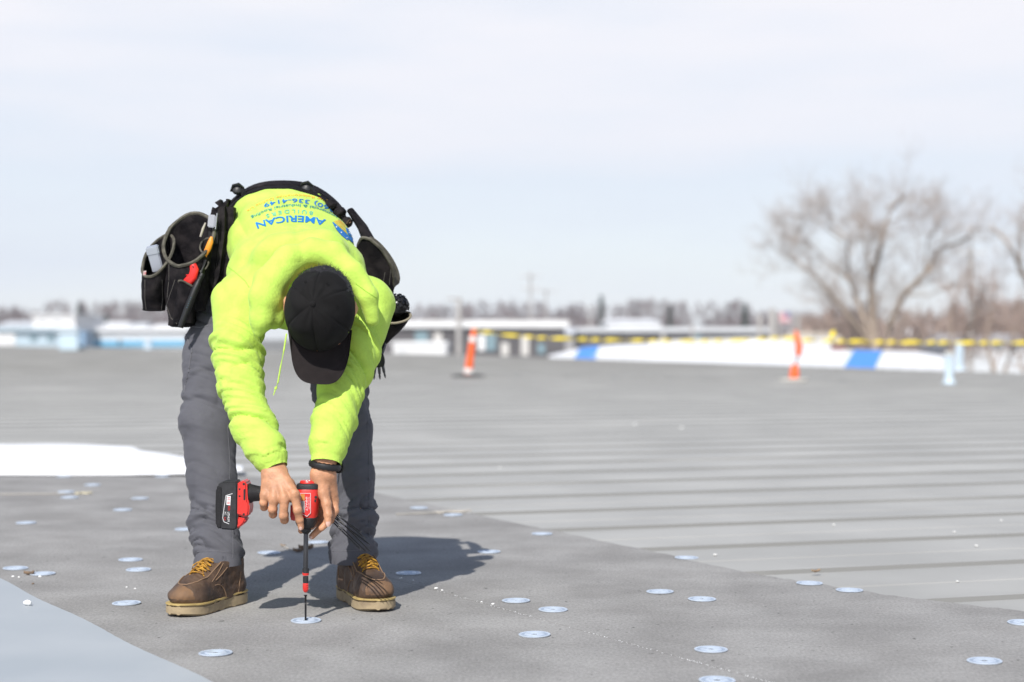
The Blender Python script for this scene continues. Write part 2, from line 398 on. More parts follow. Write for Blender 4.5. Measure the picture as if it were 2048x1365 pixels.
# joint start = where joint line meets the far edge
js = right[0]; js = jointA + BD * ((js - jointA) @ BD)
def slab(name, top, zt, th, m, bev=0.0):
    n = len(top); V = [np.array([p[0], p[1], zt]) for p in top] + [np.array([p[0], p[1], zt - th]) for p in top]
    F = [tuple(range(n))] + [(i + n, (i + 1) % n + n, (i + 1) % n, i) for i in range(n)]
    mm = MB().add(V, F); bm = bmesh.new(); vs = [bm.verts.new(v) for v in mm.v]
    for f in mm.f:
        try: bm.faces.new([vs[i] for i in f])
        except ValueError: pass
    bmesh.ops.recalc_face_normals(bm, faces=bm.faces)
    o = bm_to(MB(), bm).build(name, m, origin=(0, 0, zt), smooth=False); return o
gap = nrm * 0.0012
rp = [js + gap] + right + [np.array([6, 1.0, 0]), jointB + gap]
lp = left + [js - gap, jointB - gap, np.array([-3., 1., 0]), np.array([-6., 3., 0])]
for pl in (rp, lp):
    o = slab('cover_board', pl, 0.0, 0.012, m_board); tag(o, kind='structure')

# membranes --------------------------------------------------------------
m_memb = mat('grey_membrane', (0.345, 0.375, 0.40), 0.5, col2=(0.40, 0.425, 0.445), vscale=2.2, detail=9, bump=0.35, bscale=14)
mp_ = [G(-300, 1013), G(0, 1160), G(105, 1212), G(215, 1266), G(320, 1318), G(420, 1366), G(600, 1452)]
mq_ = []
for i in range(len(mp_) - 1):
    for t in np.linspace(0, 1, 16, endpoint=False): q = mp_[i] * (1 - t) + mp_[i + 1] * t; mq_.append(q + np.array([.0035, .0035, 0]) * math.sin(q[1] * 9) + np.array([random.uniform(-.0008, .0008), 0, 0]))
mp_ = mq_ + [mp_[-1]]
pl = mp_ + [np.array([-.6, 2.2, 0]), np.array([-4., 2.2, 0])]
o = slab('grey_membrane', pl, 0.003, 0.002, m_memb)
tag(o, 'smooth light grey roofing membrane lying over the boards in the lower left corner', 'membrane')
# white membrane, loosely laid with a fold (grid mesh)
m_white = mat('white_membrane', (0.86, 0.86, 0.87), 0.55, var=0.03, vscale=3)
top = [(-400, 886), (0, 891), (180, 891), (262, 896), (283, 905), (330, 912), (372, 919), (430, 933), (486, 937)]
bot = [(-400, 949), (0, 951), (180, 951.5), (262, 951), (283, 950.5), (330, 950), (372, 949), (430, 947), (488, 944)]
nx, ny = 60, 16; V = []
for i in range(nx):
    t = i / (nx - 1); xx = np.interp(t, np.linspace(0, 1, len(top)), [a[0] for a in top])
    ya = np.interp(xx, [a[0] for a in top], [a[1] for a in top]); yb = np.interp(xx, [a[0] for a in bot], [a[1] for a in bot])
    A = G(xx, ya); B = G(xx, yb)
    for j in range(ny):
        s = j / (ny - 1); q = A * (1 - s) + B * s
        zz = 0.004 + 0.02 * math.sin(math.pi * s) * (0.5 + 0.5 * math.sin(q[0] * 9 + q[1] * 2)) + (0.012 if 0 < j < ny - 1 else 0)
        V.append([q[0], q[1], zz])
F = [(i * ny + j, i * ny + j + 1, (i + 1) * ny + j + 1, (i + 1) * ny + j) for i in range(nx - 1) for j in range(ny - 1)]
o = obj('white_membrane', V, F, m_white, smooth=60); md = o.modifiers.new('thick', 'SOLIDIFY'); md.thickness = 0.003
tag(o, 'bright white membrane spread flat on the grey roof beyond the boards behind the worker', 'membrane')

# ================================================================== PLATES
m_plate = mat('galvanised_plate', (0.60, 0.67, 0.76), 0.42, 0.35, var=0.08, vscale=60, bump=0.1, bscale=120)
m_groove = mat('plate_groove', (0.40, 0.47, 0.57), 0.5, 0.3)
m_hole = mat('plate_hole', (0.02, 0.02, 0.02), 0.8)
PG = 'round metal fastening plates screwed on the cover boards'
plates = [
 (612, 1243, 'round galvanised plate right under the driver bit between the boots'),
 (431, 1308, 'round plate in front of the left boot, nearest to the grey membrane edge'),
 (1069, 1271, 'round plate below the pair, nearest the bottom between worker and crack'),
 (1422, 1301, 'round plate just right of the open crack line near the bottom edge'),
 (1434, 1363, 'round plate cut by the bottom edge of the picture'),
 (1969, 1324, 'round plate alone in the lower right corner of the boards'),
 (2046, 1247, 'round plate cut by the right edge of the picture'),
 (1032, 1203, 'round plate beside the thin white crumbs of the crack, left one of its pair'),
 (1106, 1221, 'round plate just right of the white crumb line, lower one of its pair'),
 (1320, 1185, 'pale round plate mid board, left one of the pair below the lone far plate'),
 (1404, 1200, 'pale round plate mid board, right one of the pair below the lone far plate'),
 (1619, 1168, 'round plate close to the dry leaf at the board edge'),
 (1699, 1182, 'round plate right of the one by the dry leaf, along the board edge'),
 (1373, 1117, 'lone small plate near the board edge, up and left of the dry leaf'),
 (1084, 1069, 'small far plate near the board edge, right of the pale strip'),
 (978, 1105, 'plate at the right tip of the worker shadow, half shaded'),
 (817, 1148, 'plate lying inside the worker shadow right of the right boot'),
 (838, 1017, 'small far plate just above the pale strip right of the legs'),
 (906, 1031, 'small far plate touching the lower side of the pale strip'),
 (253, 1208, 'plate left of the left boot, level with its sole'),
 (277, 1141, 'lower plate of the close pair left of the left boot'),
 (261, 1121, 'upper plate of the close pair left of the left boot'),
 (31, 1138, 'plate at the left picture edge beside the brown debris'),
 (85, 1149, 'plate half covered by the brown and white debris'),
 (52, 1047, 'lone plate at far left in the middle of the boards'),
 (245, 1021, 'blurred plate below and left of another, left of the left trouser leg'),
 (280, 998, 'blurred plate nearest to the left trouser leg among the far ones'),
 (185, 971, 'blurred plate above the little yellowish stick'),
 (132, 985, 'blurred plate at the left end of the yellowish stick'),
 (139, 996, 'blurred plate just below the yellowish stick'),
 (370, 1060, 'plate half hidden behind the left trouser leg'),
 (538, 1107, 'plate between the boots, left of the leaf debris'),
 (635, 1086, 'plate behind the driver bit, partly in the worker shadow'),
 (128, 954, 'farthest plate at the left, by the edge of the white membrane'),
 (325, 954, 'farthest plate beside the left leg, by the edge of the white membrane'),
]
mb = MB()
lathe(mb, [(0.0065, 0.0006), (0.0080, 0.0012), (0.012, 0.0014), (0.0155, 0.0042), (0.0215, 0.0046), (0.025, 0.0022), (0.033, 0.0020), (0.0375, 0.0034), (0.0390, 0.0022), (0.0385, 0.0)], (0, 0, 0), seg=36,
      mis=[1, 0, 0, 0, 0, 2, 0, 0, 0])
first = mb.build('fastening_plate', [m_plate, m_hole, m_groove], origin=(0, 0, 0))
for i, (x, y, lab) in enumerate(plates):
    o = first if i == 0 else first.copy()
    if i: COL.objects.link(o)
    g = G(x, y, 0.0005); o.location = g.tolist(); o.rotation_euler = (R(random.uniform(-.8, .8)), R(random.uniform(-.8, .8)), random.uniform(0, 6))
    o.location.z = 0.0012
    tag(o, lab, 'metal plate', PG)

# ================================================================== PERSON
skin = mat('skin', (0.50, 0.25, 0.14), 0.5, var=0.17, vscale=45, bump=0.5, bscale=260, spec=0.4)
skin.node_tree.nodes['Principled BSDF'].inputs['Subsurface Weight'].default_value = 0.08
skin.node_tree.nodes['Principled BSDF'].inputs['Subsurface Radius'].default_value = (0.01, 0.004, 0.002)
nail = mat('nail', (0.66, 0.42, 0.34), 0.3)
lipm = mat('lip', (0.38, 0.15, 0.12), 0.5); eyem = mat('eye_white', (0.7, 0.7, 0.7), 0.2); irism = mat('iris', (0.03, 0.015, 0.01), 0.2)
m_hood = mat('fluorescent_fleece', (0.470, 0.68, 0.11), 0.95, var=0.07, vscale=25, bump=0.8, bscale=150, sheen=0.12, spec=0.15)
m_pants = mat('grey_work_cotton', (0.094, 0.094, 0.108), 0.85, var=0.10, vscale=14, bump=0.35, bscale=500, sheen=0.1, spec=0.2)
m_black = mat('black_nylon', (0.007, 0.0065, 0.008), 0.8, var=0.25, vscale=40, bump=0.4, bscale=300)
m_blackp = mat('black_plastic', (0.011, 0.011, 0.012), 0.45, bump=0.1, bscale=500)
person = empty('person', G(560, 1215, 0.0))
tag(person, 'worker in fluorescent hoodie and black cap bending over to drive a screw', 'person')

# ---- right hand (image left), grips the handle
mbB = MB()
HS = 0.0014
def hand(lo, hi): return SDF(lo, hi, HS)
c0 = P(560, 985, 4.33); S = hand(c0 - [.085, .09, .12], c0 + [.085, .09, .12])
PX = 4.345 / FPX
mcp = [P(589, 990, 4.293), P(569, 998, 4.289), P(548, 999, 4.294), P(530, 992, 4.303)]
wr = P(549, 925, 4.34)
S.cone(P(545, 905, 4.35), P(550, 945, 4.335), .027, .029, 0, u=(0, 1, 0), su=.72)
for i, m_ in enumerate(mcp):
    S.cone(P([562, 553, 545, 537][i], 948, 4.325), m_ + [0, .004, 0], .0175, .0125, .016)
S.cone(P(550, 950, 4.338), P(560, 985, 4.318), .024, .026, .015, u=(0, 1, 0), su=.6)
def finger(S, pts, rad, k=.006, nailc=None):
    S.line(pts, rad, k, kj=.003)
    for p, r in zip(pts[1:-1], rad[1:-1]): S.ell(p, (r * 1.06,) * 3, k=.004)
    return S
for m_ in mcp: S.ell(m_ + [0, -.002, .002], (.0118, .0108, .0125), k=.007)
finger(S, [mcp[0], P(595, 1021, 4.290), P(599, 1040, 4.297), P(602, 1055, 4.303)], [.0115, .0103, .0092, .0078])
finger(S, [mcp[1], P(567, 1032, 4.291), P(569, 1040, 4.318), P(571, 1028, 4.345)], [.0118, .0104, .0096, .0085])
finger(S, [mcp[2], P(545, 1019, 4.296), P(546, 1029, 4.318), P(549, 1018, 4.350)], [.0112, .0104, .0094, .0084])
finger(S, [mcp[3], P(527, 1006, 4.303), P(528, 1015, 4.322), P(531, 1008, 4.350)], [.0102, .0092, .0086, .0076])
finger(S, [P(562, 952, 4.345), P(578, 968, 4.375), P(592, 985, 4.392), P(604, 992, 4.388)], [.016, .0135, .0112, .0095], .012)
# extensor tendons and knuckle dips
for i, m_ in enumerate(mcp[:3]): S.cone(P([562, 553, 545][i], 955, 4.311), m_ + [0, -.006, .006], .0035, .0045, .008)
V, F = S.mesh(); V = smooth_mesh(V, F, 1, .4); N = vnormals(V, F)
V = V + N * (0.0003 * fbm(V * 90, 3, 5))[:, None]
mbB.add(V, F, 0)
def nail_on(mb, c, along, out_, l, w_):
    al = np.asarray(along, float); al /= np.linalg.norm(al); o_ = np.asarray(out_, float); o_ -= al * (o_ @ al); o_ /= np.linalg.norm(o_); sd_ = np.cross(al, o_)
    vv = []; ff = []; n = 7
    for i in range(n):
        for j in range(n):
            s = (i / (n - 1) * 2 - 1); t = (j / (n - 1) * 2 - 1)
            f_ = 1 - 0.25 * s * s
            vv.append(c + al * l * s * (1 - .12 * t * t) + sd_ * w_ * t * f_ + o_ * (0.0012 - 0.0030 * t * t - .0006 * s * s))
    for i in range(n - 1):
        for j in range(n - 1): ff.append((i * n + j, i * n + j + 1, (i + 1) * n + j + 1, (i + 1) * n + j))
    mb.add(vv, ff, 1)
nail_on(mbB, P(601.5, 1055, 4.303) + [0.0, -.0074, -.001], (.05, .25, -1), (-.1, -1, -.3), .0058, .0052)

# ---- left hand (image right), steadies the nose and holds the screws
c0 = P(645, 1000, 4.36); S = hand(c0 - [.085, .10, .125], c0 + [.075, .09, .12])
S.cone(P(652, 905, 4.35), P(648, 948, 4.35), .031, .029, 0, u=(0, 1, 0), su=.72)
S.cone(P(645, 950, 4.355), P(652, 985, 4.368), .028, .027, .015, u=(0, 1, 0), su=.68)
S.cone(P(658, 955, 4.362), P(665, 1003, 4.372), .016, .0145, .014)
S.cone(P(640, 960, 4.36), P(645, 1010, 4.390), .018, .016, .014)
S.cone(P(633, 950, 4.345), P(645, 985, 4.343), .015, .015, .014)
finger(S, [P(645, 978, 4.345), P(653, 1008, 4.331), P(656, 1030, 4.322), P(656, 1047, 4.318)], [.0150, .0122, .0105, .0088], .010)   # thumb
finger(S, [P(668, 1002, 4.372), P(669, 1022, 4.362), P(660, 1040, 4.352), P(643, 1057, 4.345)], [.0125, .0105, .0098, .0080])       # index
finger(S, [P(660, 1010, 4.388), P(660, 1034, 4.385), P(643, 1054, 4.374), P(624, 1073, 4.362)], [.0125, .0105, .0095, .0080])      # middle
finger(S, [P(652, 1010, 4.395), P(645, 1038, 4.405), P(622, 1052, 4.392), P(602, 1062, 4.372)], [.0120, .0100, .0092, .0078])      # ring
finger(S, [P(643, 1006, 4.398), P(633, 1028, 4.412), P(618, 1036, 4.402), P(604, 1040, 4.390)], [.0105, .0088, .0080, .0070])      # pinky
V, F = S.mesh(); V = smooth_mesh(V, F, 1, .4); N = vnormals(V, F)
V = V + N * (0.0003 * fbm(V * 90, 3, 9))[:, None]
mbB.add(V, F, 0)
nail_on(mbB, P(656.2, 1048, 4.318) + [0.001, -.0084, 0], (0, .2, -1), (.1, -1, -.1), .0068, .0060)
nail_on(mbB, P(624, 1073, 4.362) + [-.001, -.0072, -.001], (-.75, -.3, -.8), (-.2, -1, -.2), .0055, .0048)

# ---- head
HU = np.array([0.13, -0.965, 0.10]); HU /= np.linalg.norm(HU)           # crown direction (towards the camera)
HF = np.array([-0.06, -0.06, -1.0]); HF = HF - HU * (HF @ HU); HF /= np.linalg.norm(HF)   # the face looks down
HR = np.cross(HF, HU)
HC = P(643, 622, 4.345)
hp = lambda r, f, u: HC + HR * r + HF * f + HU * u
ax = [HR, HF, HU]
HC0 = HC; HC = HC - HU * .020
S = SDF(HC - [.16, .2, .17], HC + [.16, .26, .17], 0.0028)
S.ell(hp(0, -.010, .0), (.075, .088, .090), ax)
S.ell(hp(0, .03, -.05), (.056, .062, .075), ax, k=.02)
S.cone(hp(0, .055, -.095), hp(0, .03, -.07), .026, .05, .02)
S.cone(hp(0, -.03, -.06), hp(0, -.055, -.19), .058, .062, .02)
S.cone(hp(0, .092, .0), hp(0, .108, -.035), .007, .012, .01)          # nose
S.ell(hp(0, .106, -.04), (.017, .01, .009), ax, k=.006)
for sg in (-1, 1):
    S.ell(hp(sg * .031, .089, .002), (.015, .01, .009), ax, k=.002, cut=True)
    S.ell(hp(sg * .031, .078, .002), (.0125, .0125, .0125), ax, k=.0)
    S.cone(hp(sg * .015, .09, .018), hp(sg * .048, .078, .016), .008, .006, .006)
    S.cone(hp(sg * .070, -.012, -.016), hp(sg * .086, -.014, -.016), .016, .010, .006); S.ell(hp(sg * .088 + .004, -.014, -.012), (.0075, .021, .033), ax, k=.004)
    S.ell(hp(sg * .099, -.008, -.008), (.006, .011, .020), ax, k=.003, cut=True)
S.cone(hp(-.02, .088, -.066), hp(.02, .088, -.066), .007, .007, .004)
S.cone(hp(-.018, .094, -.0665), hp(.018, .094, -.0665), .0015, .0015, .001, cut=True)
V, F = S.mesh(); V = smooth_mesh(V, F, 1, .4)
q = V - HC; lr, lf, lu = q @ HR, q @ HF, q @ HU
cen = V[F].mean(1) - HC; a, b_, c_ = cen @ HR, cen @ HF, cen @ HU
fm = np.zeros(len(F), int); fm[(np.abs(a) < .021) & (b_ > .085) & (c_ < -.058) & (c_ > -.075)] = 2
for sg in (-1, 1):
    d = np.sqrt((a - sg * .031) ** 2 + (c_ - .002) ** 2); fm[(d < .011) & (b_ > .078)] = 3; fm[(d < .0055) & (b_ > .078)] = 4
b0 = len(mbB.v); mbB.v.extend([tuple(x) for x in V]); mbB.f.extend([tuple(int(i) + b0 for i in f) for f in F]); mbB.m.extend(fm.tolist())

HC = HC0
# limb lines shared by body and clothes
ARM_L = [(480, 602, 4.60, .074), (475, 700, 4.51, .063), (481, 775, 4.45, .059), (508, 850, 4.395, .052), (531, 898, 4.36, .045), (541, 918, 4.347, .039)]
ARM_R = [(735, 612, 4.61, .074), (714, 700, 4.53, .062), (690, 762, 4.47, .057), (668, 838, 4.41, .055), (659, 882, 4.38, .048), (656, 900, 4.37, .043)]
LEG_L = [(478, 560, 4.95, .108), (432, 720, 4.86, .090), (416, 850, 4.77, .075), (424, 960, 4.71, .066), (429, 1030, 4.68, .064), (433, 1085, 4.63, .0610), (434, 1131, 4.592, .0630)]
LEG_R = [(636, 560, 4.95, .105), (672, 720, 4.88, .086), (690, 850, 4.80, .073), (702, 960, 4.75, .062), (705, 1030, 4.73, .061), (704, 1085, 4.69, .0600), (706, 1127, 4.664, .0620)]
pr = lambda T: ([P(a, b, c) for a, b, c, d in T], [d for a, b, c, d in T])
# ---- body under the clothes (torso, arms, legs) - joined with head and hands
S = SDF((-1.0, 4.2, .05), (-.25, 5.2, 1.2), 0.007)
aL, rL = pr(ARM_L); aR, rR = pr(ARM_R); lL, rl = pr(LEG_L); lR, rr = pr(LEG_R)
S.line([P(560, 470, 4.95), P(585, 545, 4.75), P(610, 590, 4.58)], [.085, .095, .085], .03, u=(1, 0, 0), su=1.35)
S.cone(P(612, 590, 4.58), hp(0, -.04, -.12), .06, .055, .03)
S.line(aL, [r * .62 for r in rL], .03); S.line(aR, [r * .62 for r in rR], .03)
S.cone(aL[-1], P(550, 940, 4.338), .027, .026, .01, u=(0, 1, 0), su=.8); S.cone(aR[-1], P(649, 942, 4.352), .028, .027, .01, u=(0, 1, 0), su=.8)
S.line(lL, [r * .74 for r in rl[:-2]] + [.036, .03], .03); S.line(lR, [r * .74 for r in rr[:-2]] + [.036, .03], .03)
V, F = S.mesh(); mbB.add(V, F, 0)
mbB.build('body', [skin, nail, lipm, eyem, irism], person, smooth=60)

# ---- hair
hairm = mat('black_hair', (0.012, 0.010, 0.010), 0.55, var=0.3, vscale=200, bump=0.8, bscale=300)
S = SDF(HC - [.15, .16, .15], HC + [.15, .2, .15], 0.0035)
S.ell(hp(0, -.020, -.004), (.0825, .096, .076), ax)
S.cone(hp(0, -.075, -.035), hp(0, -.065, -.07), .035, .025, .02, u=HR, su=1.6)
S.plane(hp(0, .055, 0), HF); 
S.ell(hp(0, .06, -.06), (.066, .085, .08), ax, k=.006, cut=True)
for sg in (-1, 1):
    S.ell(hp(sg * .084, -.010, -.014), (.016, .024, .036), ax, k=.004, cut=True)
V, F = S.mesh(); N = vnormals(V, F); V = V + N * (.003 * fbm(V * np.array([160, 60, 160]), 2, 3))[:, None]
hb = MB(); hb.add(V, F)
for i in range(260):                                   # short stray strands at the nape and side
    th = random.uniform(-.9, .9); r_ = random.uniform(.0, 1)
    c = hp(math.sin(th) * .08, -.02 - math.cos(th) * .094 if abs(th) < 1.6 else -.02 - math.cos(th) * .03, random.uniform(-.05, .01))
    d = (c - HC); d /= np.linalg.norm(d); d = d * .6 - HU * .5 + RNG.normal(0, .3, 3)
    if th != 0 and (c - HC) @ HF < .03:
        tube(hb, [c, c + d * .006, c + d * .012 + RNG.normal(0, .001, 3)], [.0007, .0005, .0002], 3)
hb.build('hair', hairm, person, smooth=60)

# ---- cap: six panel crown, button, brim
m_cap = mat('black_cap_cotton', (0.0085, 0.0080, 0.0080), 0.9, var=0.15, vscale=30, bump=0.4, bscale=700, spec=0.2)
m_brim = mat('black_cap_brim', (0.016, 0.0125, 0.0125), 0.9, var=0.15, vscale=30, bump=0.4, bscale=600, spec=0.2)
cb = MB(); na, nr = 144, 40; V = []; F = []
CO = hp(.004, -.004, -.012); CA, CB, CH = .0905, .108, .122
apex_r, apex_f = .020, .002
for i in range(nr + 1):
    t = i / nr; ph = t * math.pi / 2
    for j in range(na):
        a = 2 * math.pi * j / na
        rad = math.cos(ph) ** 0.86 if t < 1 else 0
        hgt = math.sin(ph) ** 0.92
        x = math.sin(a); y = math.cos(a)
        seam = abs(((a / (math.pi / 3)) % 1) - 0.0); seam = min(seam, 1 - seam) * (math.pi / 3) * max(rad, .05) * .09
        g = -0.0030 * math.exp(-(seam / .0026) ** 2) * (1 if t < .97 else 0)
        puck = 0.0036 * math.sin(a * 9 + 2 * math.sin(a * 2)) * math.exp(-((t - .80) / .14) ** 2) + .0028 * math.sin(a * 5 + t * 9) * math.sin(math.pi * t)
        fl = 1.0
        if y < -.6: fl = 1 - .06 * (-y - .6) / .4           # flatter back where the strap opening is
        rr_ = rad + (g + puck) / .09
        V.append(CO + HR * (x * CA * rr_ * fl + apex_r * hgt ** 2) + HF * (y * CB * rr_ * fl + apex_f * hgt ** 2) + HU * (CH * hgt - .006 * (1 if (i == 0) else 0)))
for i in range(nr):
    for j in range(na):
        F.append((i * na + j, i * na + (j + 1) % na, (i + 1) * na + (j + 1) % na, (i + 1) * na + j))
# inner lip, so the opening is a shell
b1 = len(V)
for i in range(0, 12):
    t = i / nr; ph = t * math.pi / 2
    for j in range(na):
        a = 2 * math.pi * j / na; V.append(CO + HR * math.sin(a) * (CA - .003) * math.cos(ph) + HF * math.cos(a) * (CB - .003) * math.cos(ph) + HU * (CH * math.sin(ph) * .95 - .006 * (i == 0)))
for i in range(11):
    for j in range(na): F.append((b1 + i * na + j, b1 + (i + 1) * na + j, b1 + (i + 1) * na + (j + 1) % na, b1 + i * na + (j + 1) % na))
for j in range(na): F.append((j, b1 + j, b1 + (j + 1) % na, (j + 1) % na))
cb.add(V, F)
# stitched eyelets
for k in range(6):
    a = (k + .5) * math.pi / 3; t = .62; ph = t * math.pi / 2; hg = math.sin(ph) ** .92; rd = math.cos(ph) ** .86
    c = CO + HR * (math.sin(a) * CA * rd + apex_r * hg ** 2) + HF * (math.cos(a) * CB * rd + apex_f * hg ** 2) + HU * CH * hg
    nn = (c - CO); nn /= np.linalg.norm(nn); e1, e2, _ = frame(nn)
    tube(cb, [c + nn * .0008 + .0028 * (e1 * math.cos(q_) + e2 * math.sin(q_)) for q_ in np.linspace(0, 2 * math.pi, 10, endpoint=False)], .0009, 5, closed=True)
cap = cb.build('cap', m_cap, person, smooth=50)
bt = MB(); lathe(bt, [(.0075, -.002), (.0078, .001), (.006, .0035), (.003, .0048), (.0005, .005)], CO + HR * apex_r + HF * apex_f + HU * (CH - .0005), HU, 16); bt.build('button', m_cap, cap)
bb = MB(); V = []; F = []; nu, nv = 40, 16
for side_ in (0, 1):
    for i in range(nu + 1):
        u_ = -1 + 2 * i / nu
        ain = u_ * R(66)
        inn = np.array([math.sin(ain) * CA * .985, math.cos(ain) * CB * .985])
        w_ = (1 - abs(u_) ** 3.2) ** 0.42 if abs(u_) < 1 else 0
        outp = np.array([u_ * .083 * (1.0 - .06 * abs(u_)), 0.046 + .146 * w_ - .0 * abs(u_)])
        outp[1] = max(outp[1], inn[1] + .0005)
        for j in range(nv + 1):
            v_ = j / nv; p2 = inn * (1 - v_) + outp * v_
            drop = -.30 * max(0, abs(p2[0]) - .0) ** 2 / .083 + .012 * v_ - .003
            st = -.0006 if (j in (4, 7, 10, 13)) else 0
            V.append(CO + HR * (p2[0] - .008 * v_) + HF * p2[1] + HU * (drop - (.0028 if side_ else -st)))
n1 = (nu + 1) * (nv + 1)
for i in range(nu):
    for j in range(nv):
        q_ = (i * (nv + 1) + j, (i + 1) * (nv + 1) + j, (i + 1) * (nv + 1) + j + 1, i * (nv + 1) + j + 1)
        F.append(q_[::-1]); F.append(tuple(x + n1 for x in q_))
for i in range(nu): a_, b2 = i * (nv + 1) + nv, (i + 1) * (nv + 1) + nv; F.append((a_, b2, b2 + n1, a_ + n1))
bb.add(V, F); bb.build('brim', m_brim, cap, smooth=50)

# ---- hoodie
S = SDF((-.92, 4.18, .33), (-.22, 5.12, 1.22), 0.0042)
X3 = np.array([1.0, 0, 0])
S.cone(P(566, 457, 4.95), P(578, 492, 4.85), .121, .118, 0, u=X3, su=1.40)
S.cone(P(578, 492, 4.85), P(596, 545, 4.70), .118, .118, .03, u=X3, su=1.50)
S.cone(P(596, 545, 4.70), P(608, 590, 4.58), .118, .100, .03, u=X3, su=1.62)
# sagging front of the hoodie between the arms
S.line(aL, rL, .045, kj=.02); S.line(aR, rR, .045, kj=.02)
# cuffs: sleeve puffs over the ribbed band
cuL = [P(541, 916, 4.348), P(550.5, 938, 4.338)]; cuR = [P(656, 896, 4.372), P(652, 928, 4.355)]
S.cone(P(534, 903, 4.356), P(539.5, 914, 4.350), .0480, .0455, .004); S.cone(P(658, 884, 4.38), P(657, 895, 4.374), .0505, .0490, .004)
S.cone(cuL[0], cuL[1], .0350, .0335, .002); S.cone(cuR[0], cuR[1], .0415, .0395, .002)
def capcut(S, a, b, side_n):  S.plane(a, b)
dL = cuL[1] - cuL[0]; dL /= np.linalg.norm(dL); dR = cuR[1] - cuR[0]; dR /= np.linalg.norm(dR)
# hood: rolled collar of cloth around the neck
hoodp = [(517, 664, 4.375, .014), (524, 640, 4.375, .032), (529, 600, 4.385, .040), (543, 560, 4.41, .043), (578, 524, 4.45, .040), (622, 507, 4.475, .035), (668, 512, 4.47, .031), (708, 545, 4.44, .028), (736, 592, 4.43, .026), (745, 640, 4.44, .018)]
hP, hR_ = pr(hoodp)
S.line(hP, hR_, .004, kj=.010)
S.cone(P(548, 640, 4.40), P(552, 590, 4.42), .026, .03, .012)
# loose hood bag resting on the shoulders behind the neck
S.cone(P(560, 515, 4.58), P(640, 505, 4.60), .062, .058, .03, u=X3, su=1.2)
# head room
S.ell(hp(.0, -.012, .03), (.101, .117, .17), ax, k=.010, cut=True)
S.cone(hp(0, .02, .02), hp(.004, .07, -.02), .080, .076, .006, cut=True)
V, F = S.mesh()
# open the cuffs: drop everything past the cuff plane and close inwards
V = smooth_mesh(V, F, 1, .4); N = vnormals(V, F)
# folds
def folds(V, N, line, amp_fn, fs, ft, seed, skew=.35, reach=.11, radii=None, sharp=.30):
    s, th, d, Ls = limb_coords(V, line)
    q = np.stack([s * fs + skew * np.sin(th + seed) * 1.6, np.cos(th) * ft, np.sin(th) * ft + seed * 7.1], 1)
    n1 = vnoise(q + .35 * np.stack([fbm(V * 9, 2, seed)] * 3, 1), seed); n2 = vnoise(q * np.array([2.2, 1.3, 1.3]) + 5, seed + 3)
    n3 = vnoise(q * np.array([4.3, 2.4, 2.4]) + 9, seed + 5)
    f = (np.abs(n1) * 1.9 - .55) + .45 * (np.abs(n2) * 1.9 - .5) + .26 * (np.abs(n3) * 1.9 - .5) - sharp * np.exp(-(n1 / .07) ** 2) - .4 * sharp * np.exp(-(n2 / .08) ** 2)
    return f * amp_fn(s / Ls) * (d < reach), s, th, d
ampS = lambda t: .0085 * (sstep(.10, .30, t) * (1 - .45 * sstep(.72, .86, t))) * (1 - sstep(.93, 1.0, t))
lineL = aL + [cuL[0], cuL[1]]; lineR = aR + [cuR[1]]
fL, sL, tL, dLm = folds(V, N, lineL, ampS, 24, .26, 11, skew=.55)
fR, sR, tR, dRm = folds(V, N, lineR, ampS, 22, .26, 23, skew=.55)
inarmL = (dLm < dRm) & (dLm < .10) & (V[:, 2] < .86); inarmR = (dRm <= dLm) & (dRm < .10) & (V[:, 2] < .86)
wL = sstep(.86, .76, V[:, 2])
disp = np.where(inarmL, fL * wL, 0) + np.where(inarmR, fR * wL, 0)
# soft broad folds on the back, drag lines from the armpits
bk = (V[:, 2] > .72).astype(float) * (1 - wL)
disp += bk * (.0040 * fbm(V * np.array([11, 8, 8]), 2, 31) + .0055 * (np.abs(vnoise(np.stack([V[:, 0] * 13 + V[:, 2] * 9, V[:, 1] * 5, V[:, 2] * 6], 1), 41)) * 1.6 - .5))
disp += .0012 * fbm(V * 28, 2, 51)
# keep the cuffs crisp: vertical ribs
def ribs(c, e1):
    q = V - c[0]; ax_ = c[1] - c[0]; Ln = np.linalg.norm(ax_); ax_ = ax_ / Ln; t = q @ ax_; rd = np.linalg.norm(q - t[:, None] * ax_, axis=1)
    a, b2, _ = frame(ax_); ang_ = np.arctan2(q @ b2, q @ a); m = (t > .002) & (rd < .06)
    return m, ang_
for c in (cuL, cuR):
    m, an = ribs(c, None); disp[m] = .0006 * np.sin(an[m] * 60)
V = V + N * disp[:, None]
# cut cuffs open
keep = np.ones(len(F), bool)
for c, d_ in ((cuL, dL), (cuR, dR)):
    endp = c[1]; t = (V - endp) @ d_; near = np.linalg.norm(V - endp, axis=1) < .07
    mv = near & (t > 0); V[mv] -= d_ * t[mv][:, None]
    # hollow: push the cap centre back up the sleeve
    rd = np.linalg.norm((V - endp) - ((V - endp) @ d_)[:, None] * d_, axis=1); hol = mv & (rd < .031 if c is cuL else mv & (rd < .037)); V[hol] -= d_ * .018
hoodV, hoodF = V.copy(), F.copy()
mh = MB(); mh.add(V, F)
hoodie = mh.build('hoodie', m_hood, person, smooth=75)
hbvh = BVHTree.FromPolygons([tuple(v) for v in hoodV], [tuple(int(i) for i in f) for f in hoodF])
def cast(px, py, off=.0012):
    o_ = Vector((0, 0, CAMH)); d = Vector(P(px, py, 1.0) - np.array([0, 0, CAMH])); d.normalize()
    h = hbvh.ray_cast(o_, d)
    if h[0] is None: return None
    nn = h[1]
    if nn.dot(d) > 0: nn = -nn
    return np.array(h[0]) + np.array(nn) * off
